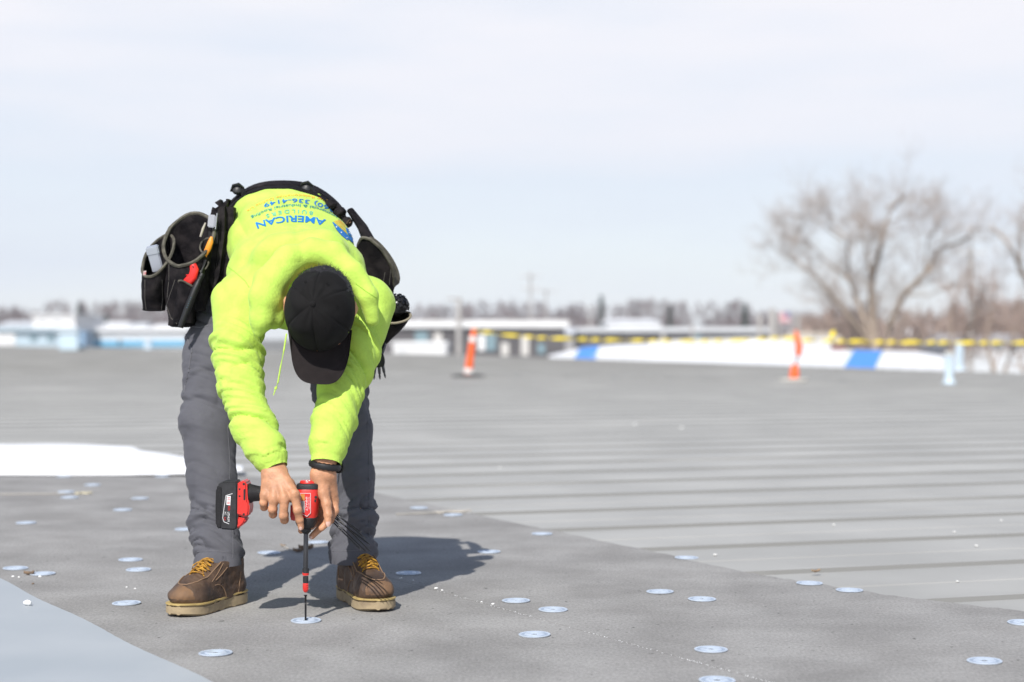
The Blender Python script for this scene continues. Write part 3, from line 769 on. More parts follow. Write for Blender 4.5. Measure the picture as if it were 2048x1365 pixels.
# shoulder seams (raised stitch lines)
m_seam = mat('hoodie_seam', (0.33, 0.57, 0.06), 0.9)
sm = MB()
for pl in ([(449, 528), (470, 545), (490, 562), (500, 578)], [(712, 568), (735, 585), (755, 598), (768, 600)], [(508, 552), (500, 562), (492, 572)], [(758, 600), (745, 640), (716, 662)]):
    pts = []
    for i in range(len(pl) - 1):
        for t in np.linspace(0, 1, 6, endpoint=False):
            c = cast(pl[i][0] * (1 - t) + pl[i + 1][0] * t, pl[i][1] * (1 - t) + pl[i + 1][1] * t, .0004)
            if c is not None and (not pts or np.linalg.norm(c - pts[-1]) < .03): pts.append(c)
    if len(pts) > 2: sm = MB(); tube(sm, pts, .0011, 5); sm.build('seam', m_seam, hoodie)
# drawstring
ds = MB(); dp = [(573, 668, 4.34), (568, 700, 4.325), (561, 735, 4.32), (556, 765, 4.318), (552, 776, 4.318)]
tube(ds, [P(*q) for q in dp], [.0022, .0022, .0021, .0021, .0021], 8); tube(ds, [P(552, 774, 4.318), P(551.5, 779, 4.318)], .0036, 8); tube(ds, [P(551, 778, 4.318), P(547, 791, 4.318)], [.0020, .0012], 6)
ds.build('drawstring', m_hood, hoodie)

# ---- printing on the back
def text_geo(s, size=1.0, bold=0.0):
    cu = bpy.data.curves.new('lettering_source', 'FONT'); cu.body = s; cu.size = size; cu.resolution_u = 3; cu.align_x = 'CENTER'; cu.offset = bold
    ob = bpy.data.objects.new('lettering_source', cu); COL.objects.link(ob); dg = bpy.context.evaluated_depsgraph_get(); dg.update()
    me = ob.evaluated_get(dg).to_mesh(); bm = bmesh.new(); bm.from_mesh(me); bpy.data.objects.remove(ob); bpy.data.curves.remove(cu)
    bmesh.ops.remove_doubles(bm, verts=bm.verts, dist=1e-5)
    bmesh.ops.triangulate(bm, faces=bm.faces)
    for _ in range(2):
        ee = [e for e in bm.edges if e.calc_length() > .28 * size]
        if ee: bmesh.ops.subdivide_edges(bm, edges=ee, cuts=1); bmesh.ops.triangulate(bm, faces=[f for f in bm.faces if len(f.verts) > 3])
    V = np.array([v.co[:] for v in bm.verts]); F = [[v.index for v in f.verts] for f in bm.faces]; bm.free(); return V, F
def circ3(a, b, c):
    ax_, ay = a; bx, by = b; cx, cy = c; d = 2 * (ax_ * (by - cy) + bx * (cy - ay) + cx * (ay - by))
    ux = ((ax_ ** 2 + ay ** 2) * (by - cy) + (bx ** 2 + by ** 2) * (cy - ay) + (cx ** 2 + cy ** 2) * (ay - by)) / d
    uy = ((ax_ ** 2 + ay ** 2) * (cx - bx) + (bx ** 2 + by ** 2) * (ax_ - cx) + (cx ** 2 + cy ** 2) * (bx - ax_)) / d
    return ux, uy, math.hypot(ax_ - ux, ay - uy)
def back_text(name, s, A, B, C, h, m, bold=0.0):
    """text upside down along an arc; A = right end (start), C = left end, B = middle, baseline on top"""
    V, F = text_geo(s, 1.0, bold); w_ = V[:, 0].max() - V[:, 0].min(); x0 = V[:, 0].min(); ux, uy, rad = circ3(A, B, C)
    a0 = math.atan2(A[1] - uy, A[0] - ux); a1 = math.atan2(C[1] - uy, C[0] - ux)
    out = []
    for x, y, _ in V:
        t = (x - x0) / w_; a = a0 + (a1 - a0) * t; r_ = rad - y / .70 * h
        px, py = ux + r_ * math.cos(a), uy + r_ * math.sin(a); c = cast(px, py, .0016)
        out.append(c)
    F2 = [f for f in F if all(out[i] is not None for i in f) and max(np.linalg.norm(out[f[0]] - out[f[k]]) for k in (1, 2)) < .05]
    V2 = [o_ if o_ is not None else np.zeros(3) for o_ in out]
    used = sorted({i for f in F2 for i in f}); re = {u_: i for i, u_ in enumerate(used)}
    if not F2: return
    o_ = obj(name, [V2[u_] for u_ in used], [[re[i] for i in f] for f in F2], m, hoodie, smooth=False)
    return o_
m_blue = mat('print_blue', (0.01, 0.17, 0.50), 0.6); m_teal = mat('print_teal', (0.03, 0.24, 0.24), 0.6); m_teal2 = mat('print_teal_light', (0.10, 0.42, 0.36), 0.6)
m_orange = mat('print_orange', (0.85, 0.42, 0.06), 0.6); m_star = mat('print_white', (0.8, 0.85, 0.8), 0.6)
back_text('lettering', 'AMERICAN', (652, 441), (579, 433), (511, 447), 12.5, m_blue, .025)
back_text('lettering', 'B U I L D E R S', (626, 425), (582, 420.5), (532, 430.5), 7, m_teal2, .01)
back_text('lettering', 'Commercial & Industrial Roofing', (686, 440), (588, 409.5), (502, 435), 5.5, m_teal, .01)
back_text('lettering', '(260) 336-4149', (676, 423), (585, 398.5), (527, 409), 8.0, m_blue, .012)
back_text('lettering', 'Our Relationships Define Us', (658, 403), (580, 390), (494, 422), 4.6, m_orange, .012)
# emblem: starred blue leaf with tan stripes
def decal(name, poly_list, m, off=.0016, step=3.0):
    mm = MB()
    for poly in poly_list:
        bm = bmesh.new(); vs = [bm.verts.new((x, y, 0)) for x, y in poly]; bm.faces.new(vs); bmesh.ops.triangulate(bm, faces=bm.faces)
        for _ in range(3):
            ee = [e for e in bm.edges if e.calc_length() > step]
            if ee: bmesh.ops.subdivide_edges(bm, edges=ee, cuts=1); bmesh.ops.triangulate(bm, faces=[f for f in bm.faces if len(f.verts) > 3])
        bm.verts.index_update(); pts = [cast(v.co.x, v.co.y, off) for v in bm.verts]
        fs = [[v.index for v in f.verts] for f in bm.faces]; fs = [f for f in fs if all(pts[i] is not None for i in f)]
        fs = [f for f in fs if max(np.linalg.norm(pts[f[0]] - pts[f[k]]) for k in (1, 2)) < .06]
        pts = [p if p is not None else np.array(worldpos(hoodie)) for p in pts]; mm.add(pts, fs); bm.free()
    return mm.build(name, m, hoodie, smooth=False)
cz = lambda L_: [(490 + x / 8.192, 370 + y / 8.192) for x, y in L_]
for q_ in [cz([(1425, 620), (1440, 615), (1480, 650), (1560, 720), (1670, 822), (1720, 850), (1790, 880), (1850, 965), (1840, 982), (1760, 950), (1660, 905), (1570, 830), (1490, 735)]),
                 cz([(1640, 700), (1690, 730), (1760, 800), (1810, 895), (1770, 870), (1720, 838), (1675, 812), (1660, 770)])]: decal('emblem', [q_], m_blue)
for q_ in [cz([(1448, 600), (1462, 596), (1660, 790), (1664, 806)]), cz([(1476, 592), (1490, 588), (1650, 745), (1655, 760)]), cz([(1505, 586), (1520, 582), (1640, 695), (1648, 712)]), cz([(1535, 582), (1548, 580), (1632, 662), (1636, 676)])]: decal('emblem_stripe', [q_], m_orange)
def starp(cx, cy, r): return cz([(cx + r * (1 if i % 2 == 0 else .45) * math.cos(i * math.pi / 5), cy + r * (1 if i % 2 == 0 else .45) * math.sin(i * math.pi / 5)) for i in range(10)])
for q_ in [starp(1490, 700, 17), starp(1570, 790, 17), starp(1665, 880, 19), starp(1770, 905, 16), starp(1700, 790, 15), starp(1745, 845, 15), starp(1818, 945, 13)]: decal('emblem_star', [q_], m_star, off=.0024)

# ---- trousers
S = SDF((-1.0, 4.45, .08), (-.22, 5.2, 1.2), 0.0045)
S.line(lL, rl, .03, kj=.02); S.line(lR, rr, .03, kj=.02)
S.ell(P(558, 500, 5.02), (.170, .125, .135), k=.05)
S.cone(P(505, 520, 4.99), P(612, 520, 4.99), .115, .115, .04)
# cargo pocket and rolled hems
S.cone(P(412, 690, 4.86), P(404, 765, 4.82), .060, .050, .012)
S.cone(P(433, 1106, 4.612), P(434, 1131, 4.592), .0635, .0645, .002); S.cone(P(704, 1104, 4.678), P(706, 1127, 4.664), .0625, .0635, .002)
V, F = S.mesh(); V = smooth_mesh(V, F, 1, .4); N = vnormals(V, F)
ampP = lambda t: .0062 * (1 - .35 * sstep(.2, .45, t)) * (1 - .4 * sstep(.5, .6, t) * (1 - sstep(.68, .8, t))) + .0085 * sstep(.74, .86, t) * (1 - sstep(.965, .99, t))
fL, sL, tL, dLm = folds(V, N, lL, ampP, 22, .45, 61, skew=.5, reach=.14, sharp=.55)
fR, sR, tR, dRm = folds(V, N, lR, ampP, 21, .45, 77, skew=.5, reach=.14, sharp=.55)
# one heavy stack of cloth above the ankle
disp = np.where(dLm < dRm, fL, fR) + .0012 * fbm(V * 22, 2, 90)
for (line, d_, s_, th_) in ((lL, dLm < dRm, sL, tL), (lR, dRm <= dLm, sR, tR)):
    s, th, dd, Ls = limb_coords(V, line)
    for (pos, amp, wd, sk) in ((.865, .008, .013, .5), (.825, .006, .010, -.9), (.785, .005, .012, 1.2), (.44, .006, .013, .8), (.40, .005, .010, 0.1), (.34, .005, .013, -.8), (.27, .005, .012, .3)):
        c_ = (pos * Ls + .026 * np.sin(th + sk * 3) + .01 * fbm(V * 14, 1, 7)); disp = disp + d_ * (amp * np.exp(-((s - c_) / wd) ** 2) - amp * .8 * np.exp(-((s - c_ - wd * 1.25) / (wd * .55)) ** 2)) * (.6 + .4 * np.sin(th * 1 + sk * 5))
V = V + N * disp[:, None]
zb = {0: .113, 1: .108}
for (line, k_) in ((lL, 0), (lR, 1)):
    m = (V[:, 2] < line[-1][2] + .002) & (np.linalg.norm(V[:, :2] - line[-1][:2], axis=1) < .10)
    dz_ = line[-1][2] + .002 - V[:, 2]; V[:, 2] = np.where(m, line[-1][2] + .002, V[:, 2])
    rdd = np.linalg.norm(V[:, :2] - line[-1][:2], axis=1); V[:, 2] = np.where(m & (rdd < .055), V[:, 2] + .03, V[:, 2])
trouV, trouF = V, F
trousers = MB().add(V, F).build('trousers', m_pants, person, smooth=75)
tb = BVHTree.FromPolygons([tuple(v) for v in V], [tuple(int(i) for i in f) for f in F])
def cast_on(bvh, o_, tgt, off):
    o_ = Vector(o_); d = (Vector(tgt) - o_).normalized(); h = bvh.ray_cast(o_, d)
    if h[0] is None: return None
    nn = h[1] if h[1].dot(d) < 0 else -h[1]
    return np.array(h[0] + nn * off)
camo = np.array([0, 0, CAMH])
def seamline(mm, bvh, px, rad, off, n=10):
    pts = []
    for i in range(len(px) - 1):
        for t in np.linspace(0, 1, n, endpoint=False):
            c = cast_on(bvh, camo, P(px[i][0] * (1 - t) + px[i + 1][0] * t, px[i][1] * (1 - t) + px[i + 1][1] * t, 3), off)
            if c is not None and (not pts or np.linalg.norm(c - pts[-1]) < .025): pts.append(c)
    if len(pts) > 2: mm = MB(); tube(mm, pts, rad, 5); mm.build('seam', ms_, trousers)
ms_ = mat('trouser_seam', (0.115, 0.115, 0.130), .8)
mm = MB()
seamline(mm, tb, [(455, 850), (460, 930), (458, 1010), (466, 1060), (466, 1120)], .0011, .0002, 14)
seamline(mm, tb, [(394, 1104), (430, 1102), (474, 1108)], .0010, .0002, 12)
seamline(mm, tb, [(664, 1102), (700, 1102), (744, 1100)], .0010, .0002, 12)
seamline(mm, tb, [(372, 670), (384, 700), (378, 740), (366, 792)], .0022, .0004, 10)
seamline(mm, tb, [(376, 652), (400, 655), (418, 652)], .0020, .0004, 8)
seamline(mm, tb, [(735, 830), (738, 930), (738, 1010), (738, 1090)], .0012, .0002, 10)

# ---- wristwatch
wb = MB(); wc = P(650, 931, 4.354); ring = []
e1 = np.array([.0355, 0, -.0060]); e2 = np.array([0, .0270, 0.002])
for k in range(36):
    a = 2 * math.pi * k / 36; ring.append(wc + e1 * math.cos(a) + e2 * math.sin(a))
tube(wb, ring, [(.0072 if k % 2 else .0062) for k in range(36)], 8, closed=True, flat=1.35)
wbo = wb.build('wristwatch', m_blackp, person)
cc = wc + np.array([.030, .022, -.004]); lb = MB(); lathe(lb, [(.001, .0), (.018, .0), (.019, .003), (.018, .008), (.001, .009)], cc, (.6, .8, 0), 24); lb.build('watch_case', m_blackp, wbo)

# ---- boots
m_leather = mat('brown_oiled_leather', (0.100, 0.060, 0.038), 0.6, col2=(0.038, 0.023, 0.016), vscale=13, bump=1.0, bscale=90, detail=8, lo=.4, hi=.62)
m_scuff = mat('scuffed_toe_leather', (0.19, 0.105, 0.052), 0.75, col2=(0.10, 0.062, 0.042), vscale=16, bump=0.5, bscale=120, detail=7, lo=.42, hi=.62)
m_stitch = mat('boot_stitch', (0.24, 0.15, 0.09), 0.8)
m_sole = mat('cream_wedge_sole', (0.36, 0.28, 0.17), 0.85, col2=(0.22, 0.165, 0.11), vscale=22, bump=0.6, bscale=60, detail=6, lo=.48, hi=.72)
m_welt = mat('welt', (0.42, 0.31, 0.12), 0.7, var=.15, vscale=50)
m_lace = mat('yellow_boot_lace', (0.52, 0.27, 0.02), 0.7, col2=(0.17, 0.075, 0.015), vscale=90, bump=.4, bscale=600)
def footprint(sc=0.0, flip=1):
    pts = []
    prof_ = [(-.140, 0), (-.136, .022), (-.118, .037), (-.08, .041), (-.03, .038), (.02, .043), (.06, .052), (.095, .054), (.125, .046), (.145, .030), (.153, .012), (.155, 0)]
    for x, y in prof_: pts.append((x, y))
    for x, y in reversed(prof_[1:-1]): pts.append((x, -y * (1.0 if x < 0 else .93)))
    out = []
    n = len(pts)
    for t in range(n * 4):                      # Catmull-Rom
        i = t // 4; u_ = (t % 4) / 4; p0_, p1, p2, p3 = [np.array(pts[(i + k) % n]) for k in (-1, 0, 1, 2)]
        q = .5 * ((2 * p1) + (-p0_ + p2) * u_ + (2 * p0_ - 5 * p1 + 4 * p2 - p3) * u_ ** 2 + (-p0_ + 3 * p1 - 3 * p2 + p3) * u_ ** 3)
        out.append(q)
    out = np.array(out); c = np.array([0.008, 0]); d = out - c; ln = np.linalg.norm(d, axis=1)[:, None]
    out = out + d / ln * sc; out[:, 1] *= flip; return out
def boot(center, toe, flip, seed):
    toe = np.array([toe[0], toe[1], 0.0]); toe /= np.linalg.norm(toe); lat = np.cross((0, 0, 1), toe)
    T = lambda v: center + np.outer(v[:, 0], toe) + np.outer(v[:, 1], lat) + np.outer(v[:, 2], (0, 0, 1))
    S = SDF((-.17, -.08, .0), (.18, .08, .21), .003)
    S.ell((.088, 0, .050), (.062, .051, .035)); S.cone((.06, 0, .058), (-.02, 0, .072), .043, .040, .025)
    S.cone((-.09, 0, .055), (-.02, 0, .058), .0385, .038, .02)
    S.cone((-.088, 0, .06), (-.078, 0, .13), .043, .044, .02); S.cone((.045, 0, .070), (-.035, 0, .115), .034, .044, .022); S.cone((-.065, 0, .10), (-.068, 0, .16), .045, .044, .015)
    S.cone((.085, 0, .035), (-.09, 0, .035), .047, .038, .012)
    S.plane((0, 0, .024), (0, 0, -1)); S.plane((0, 0, .127), (0, 0, 1))
    V, F = S.mesh(); V = smooth_mesh(V, F, 1, .4); N = vnormals(V, F)
    # flat plug of the moc toe, with its raised seam
    u_ = (V[:, 0] - .030) / .092; yy = np.abs(V[:, 1]) / (.033 * np.sqrt(np.clip(1 - np.clip(u_, 0, 1) ** 2.6, 0, 1)) + 1e-6)
    inside = (u_ > -.6) & (u_ < 1) & (V[:, 2] > .055)
    rr = np.where(u_ > 0, np.maximum(yy, u_), np.abs(V[:, 1]) / .033)
    V = V + N * (np.where(inside, -.0022 * (1 - sstep(.88, .98, rr)) + .0012 * np.exp(-((rr - 1.03) / .05) ** 2), 0))[:, None]
    V = V + N * (.0020 * fbm(V * 26, 3, seed) - .0012 * np.abs(fbm(V * 48, 2, seed + 9)))[:, None]
    cr = np.exp(-((V[:, 0] - .045 - .012 * np.sin(V[:, 1] * 60)) / .006) ** 2) * (V[:, 2] > .05); V = V - N * (.0022 * cr)[:, None]
    cr = np.exp(-((V[:, 0] - .063 - .006 * np.sin(V[:, 1] * 80)) / .005) ** 2) * (V[:, 2] > .05); V = V - N * (.0016 * cr)[:, None]
    cen = V[F].mean(1); fm = ((cen[:, 0] > .098) | ((cen[:, 0] > .07) & (cen[:, 2] > .085))).astype(int)
    fm = ((cen[:, 0] + .006 * fbm(cen * 60, 2, seed) > .122) & (cen[:, 2] > .045)).astype(int)
    bo = empty('boot', center); bo.parent = person; bo.location = (np.array(center) - np.array(person.location)).tolist()
    bvh = BVHTree.FromPolygons([tuple(v) for v in V], [tuple(int(i) for i in f) for f in F])
    mm = MB(); mm.add(T(V), F); mm.m = fm.tolist(); mm.build('upper', [m_leather, m_scuff], bo, smooth=70)
    up_ = MB()
    def st(pts, rad=.0012, off=.0004, dirn=(0, 0, 1)):
        o = []
        for p in pts:
            p = np.array(p, float); c = cast_on(bvh, p + np.array(dirn) * .2, p, off)
            if c is not None: o.append(c)
        if len(o) > 2:
            tube(up_, T(np.array(o)), rad, 5)
    tt = np.linspace(-1.6, 1.6, 40)
    useam = [(.030 + .090 * max(0, math.cos(a)) ** .7 if abs(a) < math.pi / 2 else .030 - (abs(a) - 1.57) * 1.2, .0335 * math.sin(np.clip(a, -1.57, 1.57)), .05) for a in tt]
    st(useam, .0016, .0006)
    for sg in (-1, 1):
        dr = (0, sg, .05)
        st([(x, 0, z) for x, z in [(.035, .068), (.020, .068), (.005, .062), (-.005, .052), (-.012, .040), (-.016, .030)]], .0013, .0004, dr)
        st([(x, 0, z) for x, z in [(.030, .080), (.005, .092), (-.020, .108), (-.040, .130), (-.045, .160), (-.044, .180)]], .0013, .0004, dr)
        st([(x, 0, z) for x, z in [(-.075, .030), (-.078, .060), (-.080, .090), (-.075, .130), (-.072, .175)]], .0012, .0004, dr)
        st([(x, 0, z) for x, z in [(.045, .078), (.015, .098), (-.010, .120), (-.022, .150), (-.02, .18)]], .0012, .0004, dr)
    up_.build('stitching', m_stitch, bo)
    # sole: wedge with a slightly raised toe, welt above it
    for nm, sc, z0_, z1_, mm_, bev in (('sole', .0020, 0.0, .027, m_sole, .004), ('welt', .0045, .0275, .0325, m_welt, .0015)):
        fp = footprint(sc, flip); bm = bmesh.new(); vs = [bm.verts.new((p[0], p[1], z0_)) for p in fp]; f = bm.faces.new(vs)
        r_ = bmesh.ops.extrude_face_region(bm, geom=[f]); [setattr(g.co, 'z', z1_) for g in r_['geom'] if isinstance(g, bmesh.types.BMVert)]
        bmesh.ops.bevel(bm, geom=[e for e in bm.edges if abs(e.verts[0].co.z - e.verts[1].co.z) < 1e-6], offset=bev, segments=2, affect='EDGES')
        bmesh.ops.recalc_face_normals(bm, faces=bm.faces); bm.verts.index_update()
        Vs = np.array([v.co[:] for v in bm.verts]); Fs = [[v.index for v in f.verts] for f in bm.faces]; bm.free()
        hp_ = sstep(-.02, -.06, Vs[:, 0]) * .0; toe_r = .006 * sstep(.09, .155, Vs[:, 0]) * (1 - Vs[:, 2] / .05)
        Vs[:, 2] += toe_r + .004 * sstep(0, -.08, Vs[:, 0]) * (Vs[:, 2] > .02)
        if nm == 'sole':
            w__ = fbm(np.concatenate([Vs[:, :2] * 40, np.zeros((len(Vs), 1))], 1), 2, seed); Vs[:, 0] *= 1 + .006 * w__ ; Vs[:, 1] *= 1 + .02 * w__
        MB().add(T(Vs), Fs).build(nm, mm_, bo, smooth=35)
    lc = MB(); rows = []
    for i in range(6):
        t = i / 5; x, z = .040 - .045 * t, .080 + .040 * t
        l_ = cast_on(bvh, (x + .12, .028 + .0, z + .12), (x - .004, .020, z), .003); r_ = cast_on(bvh, (x + .12, -.028, z + .12), (x - .004, -.020, z), .003)
        m_ = cast_on(bvh, (x + .12, 0, z + .12), (x - .003, 0, z), .0055)
        if l_ is None or r_ is None or m_ is None: continue
        rows.append((l_, r_, m_))
    for i in range(len(rows)):
        l_, r_, m_ = rows[i]; tube(lc, T(np.array([l_, (l_ + m_) / 2 + [.001, 0, .0015], m_, (r_ + m_) / 2 + [.001, 0, .0015], r_])), .0022, 6)
        if i:
            l0, r0, m0 = rows[i - 1]; mid = (m0 + m_) / 2 + np.array([.002, 0, .003])
            tube(lc, T(np.array([l0, (l0 + mid) / 2 + [.001, 0, .002], mid, (mid + r_) / 2 + [.001, 0, .002], r_])), .0022, 6)
            tube(lc, T(np.array([r0, (r0 + mid) / 2 + [.003, 0, .004], mid + [.002, 0, .003], (mid + l_) / 2 + [.002, 0, .004], l_])), .0022, 6)
    if rows:
        k_ = rows[-3][2] + np.array([.004, 0, .003])
        for sg in (-1, 1):
            tube(lc, T(np.array([k_, k_ + [.005, sg * .010, .000], k_ + [.008, sg * .022, -.008], k_ + [.006, sg * .028, -.018], k_ + [.003, sg * .018, -.014], k_])), .0021, 6)
            tube(lc, T(np.array([k_, k_ + [.008, sg * .008, -.008], k_ + [.016, sg * .014, -.020], k_ + [.024, sg * .024, -.034]])), .0021, 6)
    lc.build('laces', m_lace, bo)
    return bo
bL = boot(np.array([(420 - 1024) / FPX * 4.55, 4.542, 0.001]), (-.44, -.90), 1, 3)
bR = boot(np.array([(727 - 1024) / FPX * 4.62, 4.625, 0.001]), (.42, -.91), -1, 8)

# ================================================================== IMPACT DRIVER
DD = 4.347; q2 = DD / FPX
def W(px, py, dd=0.0): p = P(px, py, DD); return np.array([p[0], DD + dd, p[2]])
m_red = mat('red_tool_plastic', (0.62, 0.025, 0.018), 0.38, var=.06, vscale=60, bump=.08, bscale=400, coat=.15)
m_rub = mat('black_tool_rubber', (0.016, 0.016, 0.018), 0.6, var=.3, vscale=60, bump=.3, bscale=400)
m_steel = mat('dark_steel', (0.09, 0.09, 0.095), 0.3, .9); m_wht = mat('label_white', (.75, .75, .75), .5); m_lblred = mat('label_red', (.6, .03, .03), .5)
m_lblg = mat('label_grey', (.28, .27, .26), .4, col2=(.42, .40, .38), vscale=300); m_lblo = mat('label_orange', (.55, .22, .05), .4)
drv = empty('impact_driver', W(616, 1060)); tag(drv, 'red and black cordless impact driver held nose down in both hands', 'power tool')
axis = W(612, 1060) - W(617, 968); axis /= np.linalg.norm(axis)
tp = W(617, 968)
mb = MB(); w0 = .0305
def rrect_tube(mb, secs, mi=0, seg=28, pw=3.2):
    V = []; F = []
    for (t, hx, hy, *o_) in secs:
        for k in range(seg):
            a = 2 * math.pi * k / seg; ca, sa = math.cos(a), math.sin(a)
            r_ = (abs(ca) ** pw + abs(sa) ** pw) ** (-1 / pw)
            V.append(tp + axis * t + np.array([1, 0, 0]) * hx * r_ * ca + np.array([0, 1, 0]) * hy * r_ * sa)
    n = len(secs)
    for i in range(n - 1):
        for k in range(seg): F.append((i * seg + k, i * seg + (k + 1) % seg, (i + 1) * seg + (k + 1) % seg, (i + 1) * seg + k))
    F.append(tuple(range(seg))[::-1]); F.append(tuple((n - 1) * seg + k for k in range(seg))); mb.add(V, F, mi)
rrect_tube(mb, [(.012, .0275, .028), (.014, .0290, .029), (.045, .0295, .0300), (.070, .0285, .0295), (.086, .0265, .0275), (.088, .024, .025)])
body_d = mb.build('housing', m_red, drv, smooth=30)
mb = MB(); rrect_tube(mb, [(-.002, .024, .024), (.0, .0285, .0285), (.004, .0298, .0298), (.0115, .0296, .0296), (.0125, .028, .028)]); mb.build('rear_cap', m_rub, drv, smooth=30)
mb = MB(); lathe(mb, [(.022, -.001), (.0225, .004), (.020, .008), (.001, .010)], tp, -axis, 28); cp_ = mb.build('rear_disc', m_red, drv)
mb = MB(); box(mb, tp + np.array([-.005, -.018, .0085]), tp + np.array([-.001, -.008, .0098])); box(mb, tp + np.array([.002, -.018, .0085]), tp + np.array([.006, -.008, .0098])); mb.build('mark', m_wht, cp_)
mb = MB(); rrect_tube(mb, [(.084, .0270, .0280), (.087, .0290, .0300), (.098, .0275, .0285), (.106, .0235, .0245), (.112, .019, .019), (.1125, .016, .016)], pw=2.6); mb.build('nose', m_rub, drv, smooth=30)
mb = MB(); lathe(mb, [(.012, 0), (.0130, .004), (.0130, .010), (.010, .0115), (.0095, .013), (.007, .016)], tp + axis * .112, axis, 24); mb.build('chuck', m_blackp, drv)
# screw bosses and side vents
mb = MB()
for (px, py) in ((632, 1000), (634, 993)): lathe(mb, [(.0035, 0), (.0035, .002), (.001, .0022)], W(px, py, -.0245), (0, -1, 0), 12)
mb.build('vent', m_blackp, drv)
# plate with small print
mb = MB(); prism(mb, [(W(x, y)[0], W(x, y)[2]) for x, y in [(603.5, 985), (624, 985), (624, 1024), (617, 1031), (604.5, 1024)]], DD - .0312, DD - .0285, .0); lab = mb.build('label', m_lblred, drv, smooth=False)
mb = MB(); prism(mb, [(W(x, y)[0], W(x, y)[2]) for x, y in [(604.5, 1000), (612.5, 1000), (612.5, 1023), (606, 1023)]], DD - .0316, DD - .031); mb.build('label_panel', m_lblg, lab, smooth=False)
mb = MB(); prism(mb, [(W(x, y)[0], W(x, y)[2]) for x, y in [(604.5, 986.5), (612.5, 986.5), (612.5, 999), (604.5, 999)]], DD - .0316, DD - .031); mb.build('label_panel', m_lblo, lab, smooth=False)
def label_text(s, cx, cy, h, yD, m, parent, rot=-90, name='lettering', ws=1.0):
    V, F = text_geo(s); c = W(cx, cy); a = R(rot); s_ = h / .7; V = V.copy(); V[:, 0] -= (V[:, 0].max() + V[:, 0].min()) / 2; V[:, 1] -= .35
    X = V[:, 0] * s_ * ws; Y = V[:, 1] * s_
    out_ = np.stack([c[0] + X * math.cos(a) - Y * math.sin(a), np.full(len(X), yD), c[2] + X * math.sin(a) + Y * math.cos(a)], 1)
    return obj(name, out_, F, m, parent, smooth=False)
label_text('IMPACT', 616, 1006, .0048, DD - .0316, m_wht, lab, ws=1.5); label_text('18V DC 3600 RPM', 621, 1004, .0024, DD - .0316, m_wht, lab, ws=1.2)
mb = MB()
for (a_, b_) in (((603.5, 985), (624, 985)), ((624, 985), (624, 1024)), ((624, 1024), (617, 1031)), ((617, 1031), (604.5, 1024)), ((604.5, 1024), (603.5, 985))):
    tube(mb, [W(*a_, -.0312), W(*b_, -.0312)], .0006, 4)
mb.build('label_border', m_wht, lab)
# handle through the fist, trigger, foot, battery
mb = MB(); tube(mb, [W(600, 994, .008), W(575, 991, .010), W(545, 989, .008), W(520, 988, .004), W(508, 987, .002), W(500, 987, 0), W(494, 988, 0)], [.021, .019, .0185, .020, .0225, .027, .031], 24, flat=.95); mb.build('handle', m_rub, drv)
mb = MB(); prism(mb, [(W(x, y)[0], W(x, y)[2]) for x, y in [(582, 1008), (594, 1008), (596, 1030), (593, 1040), (586, 1043), (581, 1036)]], DD - .012, DD + .012, .003); mb.build('trigger', m_red, drv, smooth=30)
foot = [(477, 967), (486, 960), (494, 960), (498, 964), (499, 992), (500, 1000), (503, 1006), (503, 1020), (500, 1030), (495, 1032), (476, 1027)]
mb = MB(); prism(mb, [(W(x, y)[0], W(x, y)[2]) for x, y in foot], DD - .036, DD + .036, .004); ft = mb.build('foot', m_red, drv, smooth=30)
mb = MB(); prism(mb, [(W(x, y)[0], W(x, y)[2]) for x, y in [(475.5, 1031), (496, 1035), (493, 1043), (486, 1051), (476, 1056)]], DD - .034, DD + .034, .004); mb.build('foot_toe', m_red, drv, smooth=30)
mb = MB()
for (px, py, r_) in ((492, 966, .0030), (483.5, 976, .0022), (483.5, 990, .0022), (492, 1026, .0028)): mb = MB(); lathe(mb, [(r_, 0), (r_, .0015), (.0005, .0017)], W(px, py, -.0355), (0, -1, 0), 14); mb.build('screw_recess', m_blackp, ft)
mb = MB(); box(mb, W(491.5, 998, -.0372), W(495, 976, -.035), .0008)
mb.build('vent', m_blackp, ft)
bt_ = [(439, 968), (448, 962), (478, 961), (480, 968), (480, 1050), (476, 1058), (462, 1057), (446, 1056), (437, 1046), (436.5, 1010)]
mb = MB(); prism(mb, [(W(x, y)[0], W(x, y)[2]) for x, y in bt_], DD - .038, DD + .038, .004); bat = mb.build('battery', m_rub, drv, smooth=30)
mb = MB(); prism(mb, [(W(x, y)[0], W(x, y)[2]) for x, y in [(436, 1010), (437, 975), (444, 966), (451, 972), (450, 1050), (444, 1057), (436.5, 1048)]], DD - .041, DD + .041, .004); mb.build('battery_bumper', m_black, bat, smooth=30)
mb = MB()
bl = [(470, 985), (457, 989), (450.5, 1033), (453, 1041), (463, 1045)]
for i in range(4): tube(mb, [W(*bl[i], -.0385), W(*bl[i + 1], -.0385)], .0008, 4)
mb.build('label_border', m_wht, bat)
mb = MB(); prism(mb, [(W(x, y)[0], W(x, y)[2]) for x, y in [(458.5, 989.5), (466.5, 989.5), (465.5, 1008), (458, 1007)]], DD - .0388, DD - .0375); mb.build('label_panel', m_wht, bat, smooth=False)
label_text('M18', 462.2, 998.5, .0072, DD - .0392, m_lblred, bat, ws=1.0)
label_text('RED', 463.2, 1014, .0055, DD - .0388, m_lblred, bat, ws=.85); label_text('LITHIUM', 462.2, 1031, .0055, DD - .0388, m_wht, bat, ws=.85)
label_text('XC', 456.0, 1024, .0048, DD - .0388, m_wht, bat); label_text('5.0', 455.0, 1034.5, .0048, DD - .0388, m_lblred, bat)
